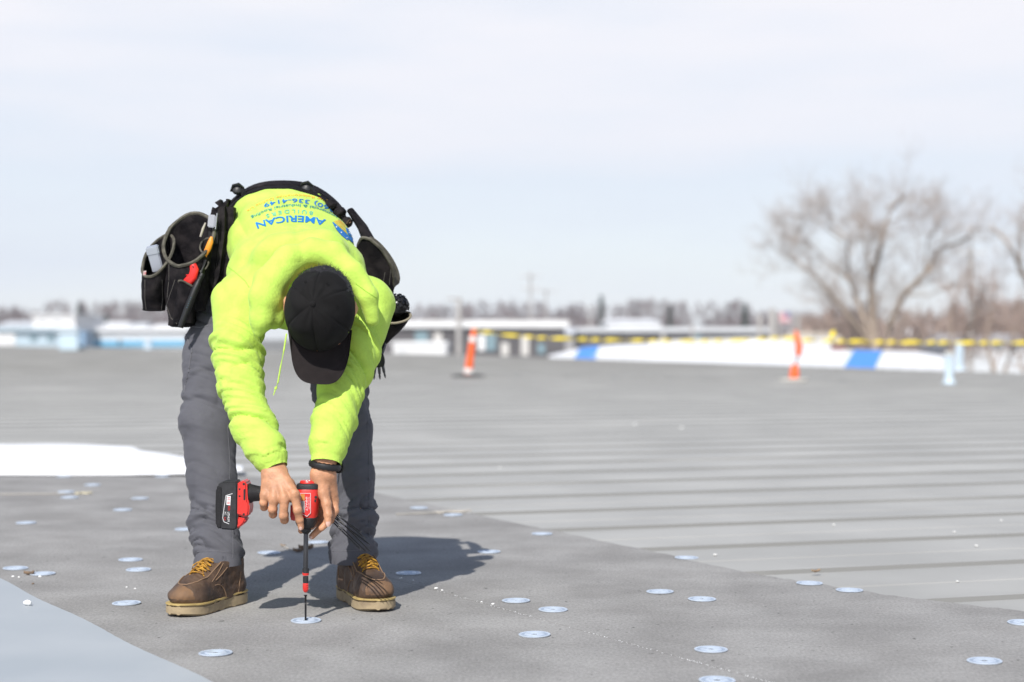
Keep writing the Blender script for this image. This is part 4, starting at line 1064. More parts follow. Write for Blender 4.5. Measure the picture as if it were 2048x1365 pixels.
# extension bit: shaft, collar, magnetic sleeve
bit = MB(); t0 = W(612, 1066); t1 = W(611.2, 1140)
lathe(bit, [(.0045, 0), (.0062, .004), (.0062, .085), (.0055, .095)], t0, t1 - t0, 16)
broot = empty('bit_holder', W(611, 1190)); tag(broot, 'black extension shaft with red collar fitted in the driver nose', 'drill bit')
bit.build('shaft', m_steel, broot)
mb = MB(); lathe(mb, [(.0075, 0), (.0085, .001), (.0085, .012), (.0078, .0125)], W(611.5, 1137), (0, 0, -1), 18); lathe(mb, [(.0068, 0), (.0072, .012), (.0062, .020)], W(611.3, 1153), (0, 0, -1), 18); mb.build('collar', m_rub, broot)
mb = MB(); lathe(mb, [(.0078, 0), (.0084, .001), (.0084, .007), (.0078, .009)], W(611.4, 1144), (0, 0, -1), 18)
lathe(mb, [(.0066, 0), (.0074, .003), (.0074, .015), (.0058, .021), (.003, .024)], W(611.2, 1166.5), (0, 0, -1), 18); mb.build('sleeve', m_red, broot)
mb = MB()
for k in range(3): tube(mb, [W(613, 1170 + k * 4.5, -.0070), W(616.6, 1168.5 + k * 4.5, -.0045)], .0009, 5)
mb.build('grip_rib', m_lblred, broot)
# screws -----------------------------------------------------------------
m_screw = mat('black_coated_screw', (0.006, 0.006, 0.007), 0.32, .0)
def screw(head, tip, label, group=None, r=.0022, hr=.0056, threads=True, hi=20):
    """long screw: flat head at one end, thread, drill tip at the other"""
    head = np.asarray(head, float); tip = np.asarray(tip, float); ax_ = tip - head; Ln = np.linalg.norm(ax_)
    mb = MB(); prof_ = [(.0015, -.0005), (hr, 0.0), (hr * .95, .0012), (r * 1.1, .0042)]
    z = .006
    if threads:
        z = Ln * .30; prof_.append((r, z))
        while z < Ln - .008: prof_ += [(r * 1.25, z + .0012), (r * .85, z + .0024)]; z += .0024
    else: prof_.append((r, Ln - .010))
    prof_ += [(r * .8, Ln - .005), (.0003, Ln)]
    lathe(mb, prof_, head, ax_, 10); o = mb.build('screw', m_screw, None, origin=head, smooth=50)
    return tag(o, label, 'screw', group)
o = screw(W(611.2, 1190, 0), W(611.2, 1247, 0), 'dark screw under the bit, its point standing in the metal plate', r=.0024, hr=.0050)
SG = 'long black screws held in the left hand'
hs = [((664, 1030, .028), (742, 1103, -.012)), ((663, 1040, .024), (735, 1104, -.016)), ((662, 1035, .030), (741, 1090, -.006)), ((667, 1027, .022), (733, 1076, -.022)), ((664, 1046, .020), (725, 1099, -.026)), ((668, 1031, .034), (724, 1066, 0))]
hl = ['long black screw reaching lowest beside the trouser leg, from the left hand', 'long black screw just left of the lowest one in the left hand', 'long black screw in the middle of the fanned bundle held in the left hand', 'long black screw along the upper side of the fanned bundle in the left hand', 'long black screw along the lower side of the fanned bundle in the left hand', 'shortest looking black screw at the top of the fanned bundle in the left hand']
for (a_, b_), l_ in zip(hs, hl): screw(W(*a_), W(*b_), l_, SG, r=.0017, hr=.0040)

# ================================================================== TOOL BELT
m_web = mat('black_web', (0.008, 0.0075, 0.0085), 0.8, var=.4, vscale=60, bump=.5, bscale=250, spec=.2)
m_pouch = mat('worn_black_canvas', (0.006, 0.005, 0.0065), 0.8, spec=.15, col2=(0.030, 0.025, 0.026), vscale=26, bump=.9, bscale=150, detail=9, lo=.42, hi=.72)
m_rim = mat('worn_pouch_binding', (0.05, 0.046, 0.034), 0.8, col2=(0.12, 0.11, 0.085), vscale=50, bump=.6, bscale=300)
m_thread = mat('pouch_thread', (0.12, 0.11, 0.10), .8)
belt = empty('tool_belt', P(562, 470, 4.97)); tag(belt, 'worn black tool belt with pouches around the hips of the bending worker', 'tool belt')
bc = P(566, 455, 4.965); bn = np.array([.02, -.90, -.36]); bn /= np.linalg.norm(bn); bx = np.cross(bn, (0, 0, 1)); bx /= np.linalg.norm(bx); bz = np.cross(bx, bn); bz = bz if bz[2] > 0 else -bz
def belt_ring(mb, c, rx, rz, wd, th, n=64, mi=0):
    V = []; F = []
    for i in range(n):
        a = 2 * math.pi * i / n; d = bx * rx * math.cos(a) + bz * rz * math.sin(a); nn = bx * math.cos(a) / rx + bz * math.sin(a) / rz; nn /= np.linalg.norm(nn)
        wv = 1 + .01 * math.sin(a * 7)
        for (o_, s_) in ((0, -1), (th, -.9), (th, .9), (0, 1)): V.append(c + d * wv + nn * o_ + bn * s_ * wd / 2)
    for i in range(n):
        for k in range(4): F.append((i * 4 + k, i * 4 + (k + 1) % 4, ((i + 1) % n) * 4 + (k + 1) % 4, ((i + 1) % n) * 4 + k))
    mb.add(V, F, mi)
mb = MB(); belt_ring(mb, bc - bn * .000, .171, .1210, .040, .006); strap = mb.build('belt_strap', m_web, belt, smooth=40)
mb = MB(); belt_ring(mb, bc - bn * .03, .174, .1215, .040, .008); mb.build('belt_pad', m_pouch, belt, smooth=40)
# suspender keepers
for (px, py, r_) in ((476, 380, .017), (614, 376, .018)):
    mb = MB(); c = P(px, py, 4.93)
    lathe(mb, [(r_ * .7, -.010), (r_, -.004), (r_ * .95, .006), (r_ * .5, .012), (.001, .013)], c, (.1, -.8, .6), 16)
    tube(mb, [c + [-.02, .0, -.004], c + [-.012, -.012, .012], c + [.004, -.014, .016], c + [.016, -.006, .006], c + [.012, 0, -.014]], .004, 6)
    tube(mb, [c + [.012, -.004, .0], c + [.02, -.002, -.020]], [.010, .008], 6)
    mb.build('strap_keeper', m_blackp, belt)
def pouch(mouth, e1, e2, bottom, b1, b2, n_sp=10, bulge=.12, seed=1, rim=.0045, rimmat=None, name='pouch', thick=.004):
    """open pouch lofted from an elliptic mouth to a smaller closed bottom, with a bound rim"""
    mouth, e1, e2, bottom, b1, b2 = [np.asarray(a, float) for a in (mouth, e1, e2, bottom, b1, b2)]
    seg = 36; V = []; F = []
    def ring(c, a, b, k=1.0): return [c + (a * math.cos(t) * 1 + b * math.sin(t)) * k for t in [2 * math.pi * i / seg for i in range(seg)]]
    layers = []
    for j in range(n_sp + 1):
        t = j / n_sp; c = mouth * (1 - t) + bottom * t; k = 1 + bulge * math.sin(math.pi * min(1, t * 1.1)); tt_ = t ** 1.7; a = e1 * (1 - tt_) + b1 * tt_; b = e2 * (1 - tt_) + b2 * tt_
        layers.append(ring(c, a, b, k))
    layers.append(ring(bottom + (bottom - mouth) * .02, b1 * .7, b2 * .7)); layers.append(ring(bottom + (bottom - mouth) * .03, b1 * .05, b2 * .05))
    nout = len(layers)
    inner = []
    for j in range(n_sp - 1):
        t = j / n_sp; c = mouth * (1 - t) + bottom * t; k = 1 + bulge * math.sin(math.pi * min(1, t * 1.1)) - thick / np.linalg.norm(e2); tt_ = t ** 1.7; a = e1 * (1 - tt_) + b1 * tt_; b = e2 * (1 - tt_) + b2 * tt_
        inner.append(ring(c, a, b, k))
    inner.append(ring(mouth * .15 + bottom * .85, b1 * .02, b2 * .02))
    allr = inner[::-1] + layers; A = np.array(allr).reshape(-1, 3)
    ctr = (mouth + bottom) / 2; d = A - ctr; d /= np.linalg.norm(d, axis=1)[:, None] + 1e-9
    A = A + d * (.0035 * fbm(A * 28, 3, seed))[:, None]
    m_ = len(allr)
    for i in range(m_ - 1):
        for k in range(seg): F.append((i * seg + k, i * seg + (k + 1) % seg, (i + 1) * seg + (k + 1) % seg, (i + 1) * seg + k))
    o = MB().add(A, F).build(name, m_pouch, belt, smooth=50)
    rr_ = A[len(inner) * seg:(len(inner) + 1) * seg]
    rb = MB(); tube(rb, list(rr_), rim, 6, closed=True); rb.build('rim', rimmat or m_rim, o)
    return o
def E(px, py, dd, D): p = np.array([px * D / FPX, dd, -py * D / FPX]); return p
# outer left pouch
pA = pouch(P(316, 512, 4.80), E(20, -42, .030, 4.8), E(25, 10, -.030, 4.8), P(308, 620, 4.84), E(23, 0, .0, 4.8), E(0, 0, -.032, 4.8), seed=2, bulge=.05)
tb2 = MB(); prism(tb2, [(0, 0), (.008, .001), (.009, .013), (.001, .012)], 0, .0015, 0, M=Matrix.Translation(Vector(P(286, 551, 4.768)))); tb2.build('red_tag', mat('tag_red', (.35, .05, .05), .7, col2=(.5, .4, .4), vscale=150), pA, smooth=False)
# large left pouch
pB = pouch(P(378, 478, 4.79), E(30, -50, .035, 4.79), E(42, 22, -.035, 4.79), P(364, 650, 4.84), E(28, 0, 0, 4.8), E(0, 0, -.035, 4.8), seed=3, bulge=.08, rim=.0055)
# small front pocket for pliers on it, and tool sleeve
pC = pouch(P(376, 572, 4.755), E(18, 6, .0, 4.76), E(-2, -8, -.018, 4.76), P(366, 645, 4.785), E(20, 0, 0, 4.76), E(0, 0, -.014, 4.76), seed=4, bulge=.1, rim=.003)
# inner dark holster stack between large pouch and shirt
hold = MB(); prism(hold, [(P(x, y, 4.84)[0], P(x, y, 4.84)[2]) for x, y in [(423, 430), (430, 408), (445, 399), (470, 400), (470, 470), (458, 560), (442, 596), (422, 608), (408, 560), (410, 500), (415, 460)]], 4.795, 4.885, .022, seg=4); hold.build('holster', m_pouch, belt, smooth=35)
for (a_, b_, c_, seed) in (((412, 492, 4.775), (12, 12), (400, 610, 4.80), 5), ((404, 532, 4.765), (12, 11), (398, 620, 4.79), 6)):
    pouch(P(*a_), E(b_[0], -4, .0, 4.77), E(2, b_[1], -.012, 4.77), P(*c_), E(14, 0, 0, 4.77), E(0, 0, -.016, 4.77), seed=seed, bulge=.08, rim=.0025, name='tool_sleeve')
# right side pouches
mb = MB(); tube(mb, [P(700, 420, 4.93), P(725, 455, 4.92), P(742, 490, 4.90), P(765, 545, 4.87)], [.018, .024, .026, .022], 12, flat=.5); mb.build('side_pad', m_pouch, belt)
pR = pouch(P(753, 528, 4.84), E(30, 50, .030, 4.84), E(20, -14, -.03, 4.84), P(735, 610, 4.90), E(30, 16, 0, 4.84), E(0, 0, -.03, 4.84), seed=8, bulge=.1, rim=.005)
mb = MB()
for k in range(3):
    c = P(752 + k * 5, 530 - k * 4, 4.85 + .006 * k); tube(mb, [c + E((22) * math.cos(t) + 26 * math.sin(t), 46 * math.sin(t), .02 * math.sin(t), 4.86) for t in np.linspace(-1.4, 1.5, 18)], .0055, 6)
mb.build('webbing_fold', m_rim, belt)
mb = MB(); hk = P(697, 442, 4.90); tube(mb, [hk + E(-4, 6, 0, 4.9), hk + E(0, 0, 0, 4.9), hk + E(4, -4, 0, 4.9), hk + E(5, 3, 0, 4.9), hk + E(1, 5, 0, 4.9)], .0018, 6); mb.build('hook', mat('bronze_hook', (.2, .13, .09), .4, .8), belt)
for i, (px, py, r_) in enumerate(((664, 402, .018), (682, 418, .020), (697, 436, .016))):
    mb = MB(); lathe(mb, [(r_ * .6, -.014), (r_, -.006), (r_, .008), (r_ * .6, .014)], P(px - 3, py + 9, 4.925), (.5, -.2, -.6), 14); mb.build('belt_loop', m_pouch, belt)
# screw pouch
pS = pouch(P(795, 636, 4.80), E(26, -5, .0, 4.8), E(4, 10, -.034, 4.8), P(766, 686, 4.86), E(8, 2, 0, 4.8), E(0, 0, -.016, 4.8), seed=9, bulge=.12, rim=.0036, rimmat=mat('beige_binding', (.24, .21, .15), .8), name='screw_pouch')
RG = 'black screws packed in the round pouch at the hip'
sbase = None; k_ = 0
pc = P(795, 612, 4.80)
for i in range(64):
    u_ = (i + .5) / 64; th = math.acos(1 - 1.35 * u_); ph = i * 2.39996
    d = np.array([math.sin(th) * math.cos(ph), math.sin(th) * math.sin(ph) * .9, math.cos(th)])
    c = pc + d * np.array([.034, .034, .033]) + RNG.normal(0, .0015, 3)
    if sbase is None:
        sbase = screw(c, c - d * .034, 'small black screw among many sticking out of the round hip pouch', RG, r=.0016, hr=.0046, threads=False)
        q0 = Vector(d); base_rot = q0
    else:
        s2 = sbase.copy(); COL.objects.link(s2); s2.location = c.tolist(); s2.rotation_mode = 'QUATERNION'; s2.rotation_quaternion = base_rot.rotation_difference(Vector(d)); sbase
mb = MB(); lathe(mb, [(.002, -.03), (.022, -.02), (.028, 0), (.024, .018), (.012, .027), (.001, .029)], pc, (0, 0, 1), 16); mb.build('pouch_filling', m_black, pS)
def stitch_on(o, lines, m=m_thread, rad=.0009):
    V = [tuple(np.array(v.co) + worldpos(o)) for v in o.data.vertices]; bv = BVHTree.FromPolygons(V, [tuple(p.vertices) for p in o.data.polygons])
    for px in lines:
        pts = []
        for i in range(len(px) - 1):
            for t in np.linspace(0, 1, 8, endpoint=False):
                c = cast_on(bv, camo, P(px[i][0] * (1 - t) + px[i + 1][0] * t, px[i][1] * (1 - t) + px[i + 1][1] * t, 3), .0004)
                if c is not None and (not pts or np.linalg.norm(c - pts[-1]) < .02): pts.append(c)
        if len(pts) > 2: mm = MB(); tube(mm, pts, rad, 4); mm.build('stitching', m, o)
stitch_on(pB, [[(350, 560), (340, 590), (333, 612), (342, 636), (356, 650)], [(395, 545), (392, 580), (388, 620)], [(338, 520), (338, 560), (334, 600)]])
stitch_on(pA, [[(290, 560), (290, 600), (293, 625)], [(324, 560), (325, 600), (322, 625)]])
stitch_on(pR, [[(770, 545), (764, 580), (752, 612)], [(782, 535), (778, 575)]])
# ---- things in the pouches
m_or = mat('orange_handle', (.75, .26, .02), .45); m_rd = mat('bright_red_handle', (.75, .02, .015), .3, coat=.4); m_chr = mat('chrome', (.6, .6, .63), .25, .9)
mb = MB(); 
tube(mb, [P(385, 527, 4.745), P(389, 540, 4.742), P(386, 553, 4.742), P(376, 564, 4.748), P(368, 575, 4.757)], [.0090, .0125, .0130, .0135, .0120], 14, flat=.55, up=(0, 1, 0))
tube(mb, [P(379, 528, 4.752), P(380, 540, 4.75), P(376, 552, 4.75)], [.004, .006, .008], 10)
o = mb.build('pliers', m_rd); tag(o, 'bright red bent tool handle standing in the front pocket of the left pouch', 'pliers')
mb = MB(); lathe(mb, [(.0022, 0), (.0022, .0008), (.0004, .001)], P(386, 534, 4.7338), (0, -1, 0), 10); c_ = mb.build('rivet', m_black, o)
mb = MB(); tube(mb, [P(423, 474, 4.755), P(421, 484, 4.752), P(416, 498, 4.752), P(410, 510, 4.755), P(407, 524, 4.76)], [.0035, .0078, .0088, .0066, .0048], 12, flat=.6, up=(0, 1, 0))
o = mb.build('utility_knife', m_or); tag(o, 'orange tool handle pointing up out of a black sleeve beside the shirt', 'knife')
mb = MB(); tube(mb, [P(409, 520, 4.752), P(405, 548, 4.748), P(396, 566, 4.742)], [.006, .0075, .0075], 12); tube(mb, [P(396, 566, 4.742), P(390, 580, 4.738), P(375, 618, 4.735), P(361, 655, 4.74)], [.0095, .0105, .0100, .0080], 14)
for k in range(5): tube(mb, [P(401 - k * 2, 553 + k * 4, 4.737), P(397 - k * 2, 551 + k * 4, 4.738)], .0012, 4)
o = mb.build('torch', m_blackp); tag(o, 'long slim black torch hanging across the front of the left pouch', 'torch')
mb = MB(); 
for k in range(6): tube(mb, [P(383 - k * 1.6, 596 + k * 4, 4.7255), P(381 - k * 1.6, 595 + k * 4, 4.7255)], .0006, 4)
mb.build('marking', mat('teal_mark', (.05, .14, .18), .6), o)
m_clear = mat('frosted_clear_plastic', (.50, .53, .60), .25, 0, trans=.25, coat=.3)
mb = MB(); Mx = Matrix.Translation(Vector(P(311, 517, 4.79))) @ Matrix.Rotation(R(-12), 4, 'Y') @ Matrix.Rotation(R(18), 4, 'X')
box(mb, (-.017, -.010, -.038), (.015, .012, .030), .003, M=Mx)
o = mb.build('plastic_box', m_clear); tag(o, 'clear frosted plastic box standing in the outermost left pouch', 'plastic box')
mb = MB(); box(mb, (-.0185, -.0115, .012), (.0165, .0135, .036), .003, M=Mx); mb.build('lid', m_clear, o)
mb = MB(); Mx = Matrix.Translation(Vector(P(425, 443, 4.775))) @ Matrix.Rotation(R(6), 4, 'Y')
box(mb, (-.012, -.008, -.018), (.009, .010, .018), .003, M=Mx); o = mb.build('tape_measure', m_chr); tag(o, 'small silver metal tape case clipped beside the shirt above the orange handle', 'tape measure')
mb = MB(); box(mb, (.011, -.012, -.022), (.0135, .002, .024), .0008, M=Mx); mb.build('clip', m_chr, o)
mb = MB(); box(mb, P(420, 480, 4.79) - [.004, .006, .012], P(436, 466, 4.79) + [.0, .006, .006], .002); mb.build('bracket', m_black, o)
mb = MB(); tube(mb, [P(411, 446, 4.775), P(406, 458, 4.772), P(401, 474, 4.772)], [.002, .0035, .003], 8); o = mb.build('pencil', mat('bone_pencil', (.4, .36, .30), .6)); tag(o, 'short pale pencil stub tucked between the large pouch and the silver case', 'pencil')
# bit holder hanging on the right hip
hr_ = empty('bit_clip', P(757, 730, 4.78)); tag(hr_, 'black clip holding three driver bits hanging below the right hip', 'bit clip')
mb = MB(); tube(mb, [P(766, 690, 4.82), P(764, 700, 4.80), P(760, 712, 4.78)], [.010, .009, .008], 8); prism(mb, [(P(x, y, 4.78)[0], P(x, y, 4.78)[2]) for x, y in [(753, 708), (766, 706), (770, 722), (768, 734), (748, 736), (746, 728)]], 4.77, 4.795, .003); mb.build('clip_body', m_blackp, hr_, smooth=30)
for (a_, b_) in (((750, 732), (748, 760)), ((758, 732), (760, 760)), ((765, 730), (771, 757))):
    mb = MB(); v_ = P(b_[0], b_[1], 4.78) - P(a_[0], a_[1], 4.78); Lg = np.linalg.norm(v_); lathe(mb, [(.0035, 0), (.0045, .003), (.0038, Lg * .55), (.0024, Lg * .62), (.0030, Lg * .8), (.0006, Lg)], P(a_[0], a_[1], 4.78), v_, 10); mb.build('driver_bit', m_steel, hr_)

# ================================================================== FAR THINGS
mw = mat('white_wall', (.80, .80, .80), .6, var=.04, vscale=.5); mlb = mat('pale_blue_wall', (.47, .58, .65), .6, var=.06, vscale=.3)
mdg = mat('dark_grey_wall', (.10, .093, .097), .7, var=.15, vscale=.4); mcr = mat('cream_wall', (.55, .48, .38), .8, var=.08, vscale=.4); mblue = mat('bright_blue_panel', (.07, .29, .78), .5)
mpr = mat('pale_roof', (.62, .64, .66), .6, var=.05, vscale=.3); mred = mat('brick_red', (.30, .12, .09), .85, var=.15, vscale=2); mwin = mat('window_glass', (.22, .32, .36), .15, 0, coat=.4); mbl2 = mat('sky_blue_fascia', (.16, .42, .62), .5)
mgr = mat('mid_grey_wall', (.36, .35, .35), .8, var=.08, vscale=.4); mdoor = mat('pale_door', (.62, .60, .57), .6)
def zof(py, D): return CAMH - (py - HOR) * D / FPX
def xof(px, D): return (px - 1024) * D / FPX
def building(name, label, x0, x1, ytop, D, depth, wall, roof, cat='building', group=None, roof_rise=0.0, eave=.3, openings=(), base=-6.0, yb=None, fascia=None, extra=None):
    X0, X1 = xof(x0, D), xof(x1, D); zt = zof(ytop, D)
    if yb is not None: base = zof(yb, D)
    e = empty(name, ((X0 + X1) / 2, D + depth / 2, base)); tag(e, label, cat, group)
    mb = MB(); box(mb, (X0, D, base), (X1, D + depth, zt - roof_rise), .0); mb.build('wall', wall, e, smooth=False)
    mb = MB()
    if roof_rise > 0.05:
        V = [(X0 - eave, D - eave, zt - roof_rise + .01), (X1 + eave, D - eave, zt - roof_rise + .01), (X1 + eave, D + depth + eave, zt - roof_rise + .01), (X0 - eave, D + depth + eave, zt - roof_rise + .01),
             (X0 + eave, D + depth / 2, zt), (X1 - eave, D + depth / 2, zt)]
        mb.add(V, [(0, 1, 5, 4), (2, 3, 4, 5), (1, 2, 5), (3, 0, 4), (3, 2, 1, 0)])
    else: box(mb, (X0 - eave, D - eave, zt + .01), (X1 + eave, D + depth + eave, zt + .35), .05)
    mb.build('roof', roof, e, smooth=False)
    if fascia: mb = MB(); box(mb, (X0 - eave - .02, D - eave - .06, zof(fascia[1], D)), (X1 + eave + .02, D - eave - .01, zof(fascia[0], D))); mb.build('fascia', fascia[2], e, smooth=False)
    for (nm, a, b, y0, y1, m_) in openings:
        mb = MB(); box(mb, (xof(a, D), D - .10, zof(y1, D)), (xof(b, D), D - .012, zof(y0, D)), .02); mb.build(nm, m_, e, smooth=False)
    return e
building('building', 'light blue flat building with a bright white end at the left edge', -60, 150, 664, 132, 12, mlb, mpr, fascia=(656, 663, mlb), openings=[('door', -40, 31, 657, 692, mw), ('window', 60, 75, 672, 682, mwin), ('window', 95, 110, 672, 682, mwin)])
building('building', 'long pale low building with a blue lower band left of the worker', 168, 372, 664, 138, 14, mpr, mw, openings=[('band', 169, 371, 681, 694, mbl2), ('door', 236, 244, 676, 690, mpr)])
building('building', 'bright white block far behind the light blue building', 66, 150, 634, 260, 18, mw, mw, openings=[('window', 80, 90, 642, 648, mpr), ('window', 110, 122, 642, 648, mpr)])
building('building', 'grey roofed house far left below the tree line', -10, 62, 642, 300, 14, mgr, mpr, roof_rise=1.0)
building('building', 'small white house left of the hanging pouches', 196, 250, 643, 280, 12, mw, mw, roof_rise=.9)
building('building', 'tiny white shed between house and pouches', 258, 286, 645, 270, 10, mw, mpr, roof_rise=.8)
building('building', 'cream coloured low hall directly behind the left pouches', 286, 372, 648, 220, 16, mcr, mw, roof_rise=1.0, openings=[('door', 300, 312, 658, 680, mw)])
building('building', 'long dark grey hall with wide white roof behind the orange post', 778, 1130, 655, 150, 20, mdg, mw, fascia=(641, 656, mw), openings=[('window', 830, 856, 664, 695, mwin), ('door', 868, 884, 666, 697, mdoor), ('door', 956, 970, 670, 702, mw), ('window', 972, 992, 668, 702, mwin), ('door', 1002, 1018, 686, 712, mdoor), ('door', 1042, 1058, 672, 712, mdoor), ('window', 1075, 1090, 688, 708, mwin)])
building('building', 'wide dark hall with long pale sloping roof left of the second post', 1165, 1545, 655, 175, 24, mdg, mpr, roof_rise=.45, fascia=(655, 665, mpr), openings=[('window', 1390, 1402, 668, 678, mwin), ('door', 1322, 1330, 668, 682, mdoor), ('window', 1500, 1512, 682, 700, mwin)])
building('building', 'white gabled section standing over the pale sloping roof', 1215, 1322, 637, 200, 14, mw, mw, roof_rise=.5)
building('building', 'low white annex in front of the dark grey hall', 786, 892, 694, 118, 6, mw, mw, eave=.1, openings=[('door', 800, 806, 698, 712, mpr)])
building('building', 'cream building with brick red base right of the second post', 1600, 1700, 664, 140, 14, mcr, mcr, roof_rise=1.0, openings=[('base', 1608, 1690, 690, 703, mred), ('window', 1622, 1634, 674, 684, mwin), ('window', 1655, 1667, 674, 684, mwin)])
building('building', 'white roofed house seen behind the big bare tree', 1796, 1890, 650, 230, 14, mgr, mw, roof_rise=1.4, openings=[('window', 1820, 1830, 664, 674, mwin)])
building('building', 'pale house behind the shrubs at the right edge', 1905, 2080, 668, 170, 14, mpr, mgr, roof_rise=1.2, openings=[('window', 1990, 2005, 690, 702, mwin), ('window', 2020, 2032, 690, 702, mwin)])
building('building', 'small grey house between the two dark halls', 1120, 1168, 656, 210, 10, mgr, mpr, roof_rise=.8)
# white building with blue striped roof, just past our eave
e = empty('building', G(1500, 732, -6)); tag(e, 'low bright white building with two blue stripes just past the roof edge', 'building')
def edge_pt(px, lift=0.0, back=0.0):
    ys = np.interp(px, [a for a, b in edge_px], [b for a, b in edge_px]); q = G(px, ys, ZP); d = q / np.linalg.norm(q[:2]); d = np.array([q[0], q[1], 0]); d /= np.linalg.norm(d)
    return q + d * back + np.array([0, 0, lift])
def striproof(px0, px1, s0, s1, top, m, name, lift=0.0):
    """sloping roof panel following the eave; s0/s1 = sideways lean of its ends"""
    mb = MB(); n = 12
    for i in range(n):
        a = i / n; b = (i + 1) / n; q = []
        for (t, h_) in ((a, 0), (b, 0), (b, 1), (a, 1)):
            px = px0 + (px1 - px0) * t + (s0 * (1 - t) + s1 * t) * h_
            p = edge_pt(px, 0, .6 + 4.2 * h_); yt = np.interp(px, [c[0] for c in top], [c[1] for c in top]); zz = zof(yt, p[1]) if h_ else zof(np.interp(px, [c_[0] for c_ in edge_px], [c_[1] for c_ in edge_px]) + 3, p[1])
            q.append([p[0], p[1], zz + lift])
        mb.add(q, [(0, 1, 2, 3)])
    return mb.build(name, m, e, smooth=False)
topl = [(1090, 713), (1150, 698), (1210, 691), (1300, 688), (1480, 697), (1850, 704), (1905, 716), (1925, 738)]
striproof(1098, 1900, 0, 0, topl, mw, 'roof')
striproof(1146, 1190, 14, 8, topl, mblue, 'stripe', .012); striproof(1686, 1748, 22, 18, topl, mblue, 'stripe', .012)
mb = MB()
for i in range(10):
    a, b = 1098 + 80.2 * i, 1098 + 80.2 * (i + 1); A, B = edge_pt(a, -.08, .6), edge_pt(b, -.08, .6); mb.add([A, B, B - [0, 0, 5.8], A - [0, 0, 5.8]], [(0, 3, 2, 1)])
mb.build('wall', mw, e, smooth=False)
mb = MB()
p = edge_pt(1300, 0, 3.0); q = edge_pt(1482, 0, 3.0); dq = (q - p); dq[2] = 0; nq = np.array([-dq[1], dq[0], 0]); nq /= np.linalg.norm(nq); nq = nq if nq[1] > 0 else -nq
zt0, zt1 = zof(679, p[1]), zof(675, q[1]); mb.add([p, q, q + nq * 3, p + nq * 3, p + [0, 0, zt0], q + [0, 0, zt1 + .02], q + nq * 3 + [0, 0, zt1], p + nq * 3 + [0, 0, zt0]], [(0, 1, 5, 4), (1, 2, 6, 5), (2, 3, 7, 6), (3, 0, 4, 7), (4, 5, 6, 7)]); mb.build('roof_house', mw, e, smooth=False)
# things on our roof
m_ora = mat('orange_post', (.80, .12, .02), .5); m_refl = mat('reflective_white', (.8, .78, .75), .4); m_pb = mat('pale_blue_pipe', (.50, .60, .68), .5, var=.06, vscale=4); m_cap2 = mat('pipe_cap', (.55, .55, .52), .6)
def post(base, top_, label, lean_base, col_bands, basemat):
    e = empty('delineator_post', base); tag(e, label, 'safety post', 'orange posts holding the caution tape')
    v = top_ - base; Lg = np.linalg.norm(v); mb = MB(); lathe(mb, [(.30, 0), (.305, .012), (.28, .03), (.09, .045), (.06, .06)], base, (0, 0, 1), 20); mb.build('base', basemat, e)
    mb = MB(); lathe(mb, col_bands, base, v, 16); o = mb.build('tube', m_ora, e)
    return e, v, Lg
b1_, t1_ = G(936, 754, ZP + .013), None; t1_ = P(948, 655, b1_[1])
e1_, v_, Lg = post(b1_, t1_, 'leaning orange tube post with white bands on a black base, left of the two', 0, [(.080, .03), (.078, .05), (.062, .5), (.052, .78), (.036, .80), (.034, .86), (.03, .88)], mat('black_rubber_base', (.03, .03, .03), .8))
for z_ in (.06, .64):
    mb = MB(); lathe(mb, [(.074 if z_ < .3 else .062, 0), (.081 if z_ < .3 else .062, .002), (.079 if z_ < .3 else .060, .09), (.06, .092)], b1_ + v_ / Lg * z_, v_, 16); mb.build('white_band', m_refl, e1_)
b2_ = G(1588, 762, ZP + .013); t2_ = P(1593, 661, b2_[1]); e2_ = empty('delineator_post', b2_); tag(e2_, 'crumpled orange post with wrapped tape on a pale base, right of the two', 'safety post', 'orange posts holding the caution tape')
mb = MB(); lathe(mb, [(.24, 0), (.245, .012), (.23, .03), (.08, .045)], b2_, (0, 0, 1), 20); mb.build('base', mat('pale_base', (.52, .50, .45), .8), e2_)
mb = MB(); tube(mb, [P(x, y, b2_[1]) for x, y in [(1588, 758), (1589, 745), (1590, 732), (1593, 722), (1597, 708), (1598, 690), (1594, 675), (1592, 661)]], [.080, .078, .055, .026, .052, .055, .042, .02], 14); mb.build('tube', m_ora, e2_)
m_tape = mat('yellow_caution_tape', (.85, .66, .02), .45)
def tape(label, pts, twists, wd):
    mb = MB(); n = 260; V = []; F = []
    pts = [np.array(p) for p in pts]; cum = [0]
    for i in range(1, len(pts)): cum.append(cum[-1] + np.linalg.norm(pts[i] - pts[i - 1]))
    for i in range(n + 1):
        s = cum[-1] * i / n; c = np.array([np.interp(s, cum, [p[k] for p in pts]) for k in range(3)]); d = pts[-1] - pts[0]; d /= np.linalg.norm(d)
        a, b, _ = frame(d); tw = 2 * math.pi * twists * i / n + .8 * math.sin(i * .13); V += [c + (b * math.cos(tw) + a * math.sin(tw)) * wd / 2, c - (b * math.cos(tw) + a * math.sin(tw)) * wd / 2]
    for i in range(n): F.append((2 * i, 2 * i + 2, 2 * i + 3, 2 * i + 1))
    o = mb.add(V, F).build('caution_tape', m_tape, None, smooth=60); md = o.modifiers.new('thick', 'SOLIDIFY'); md.thickness = .001
    return tag(o, label, 'caution tape', 'yellow caution tapes')
D1, D2 = b1_[1], b2_[1]
tape('yellow caution tape sagging between the two orange posts', [P(950, 662, D1), P(1010, 670, D1 - .2), P(1080, 676, D1 - .4), P(1200, 680, D1 - .9), P(1320, 682, D1 - 1.3), P(1400, 683, D2 + .9), P(1490, 681, D2 + .5), P(1560, 676, D2 + .1), P(1592, 678, D2)], 9, .052)
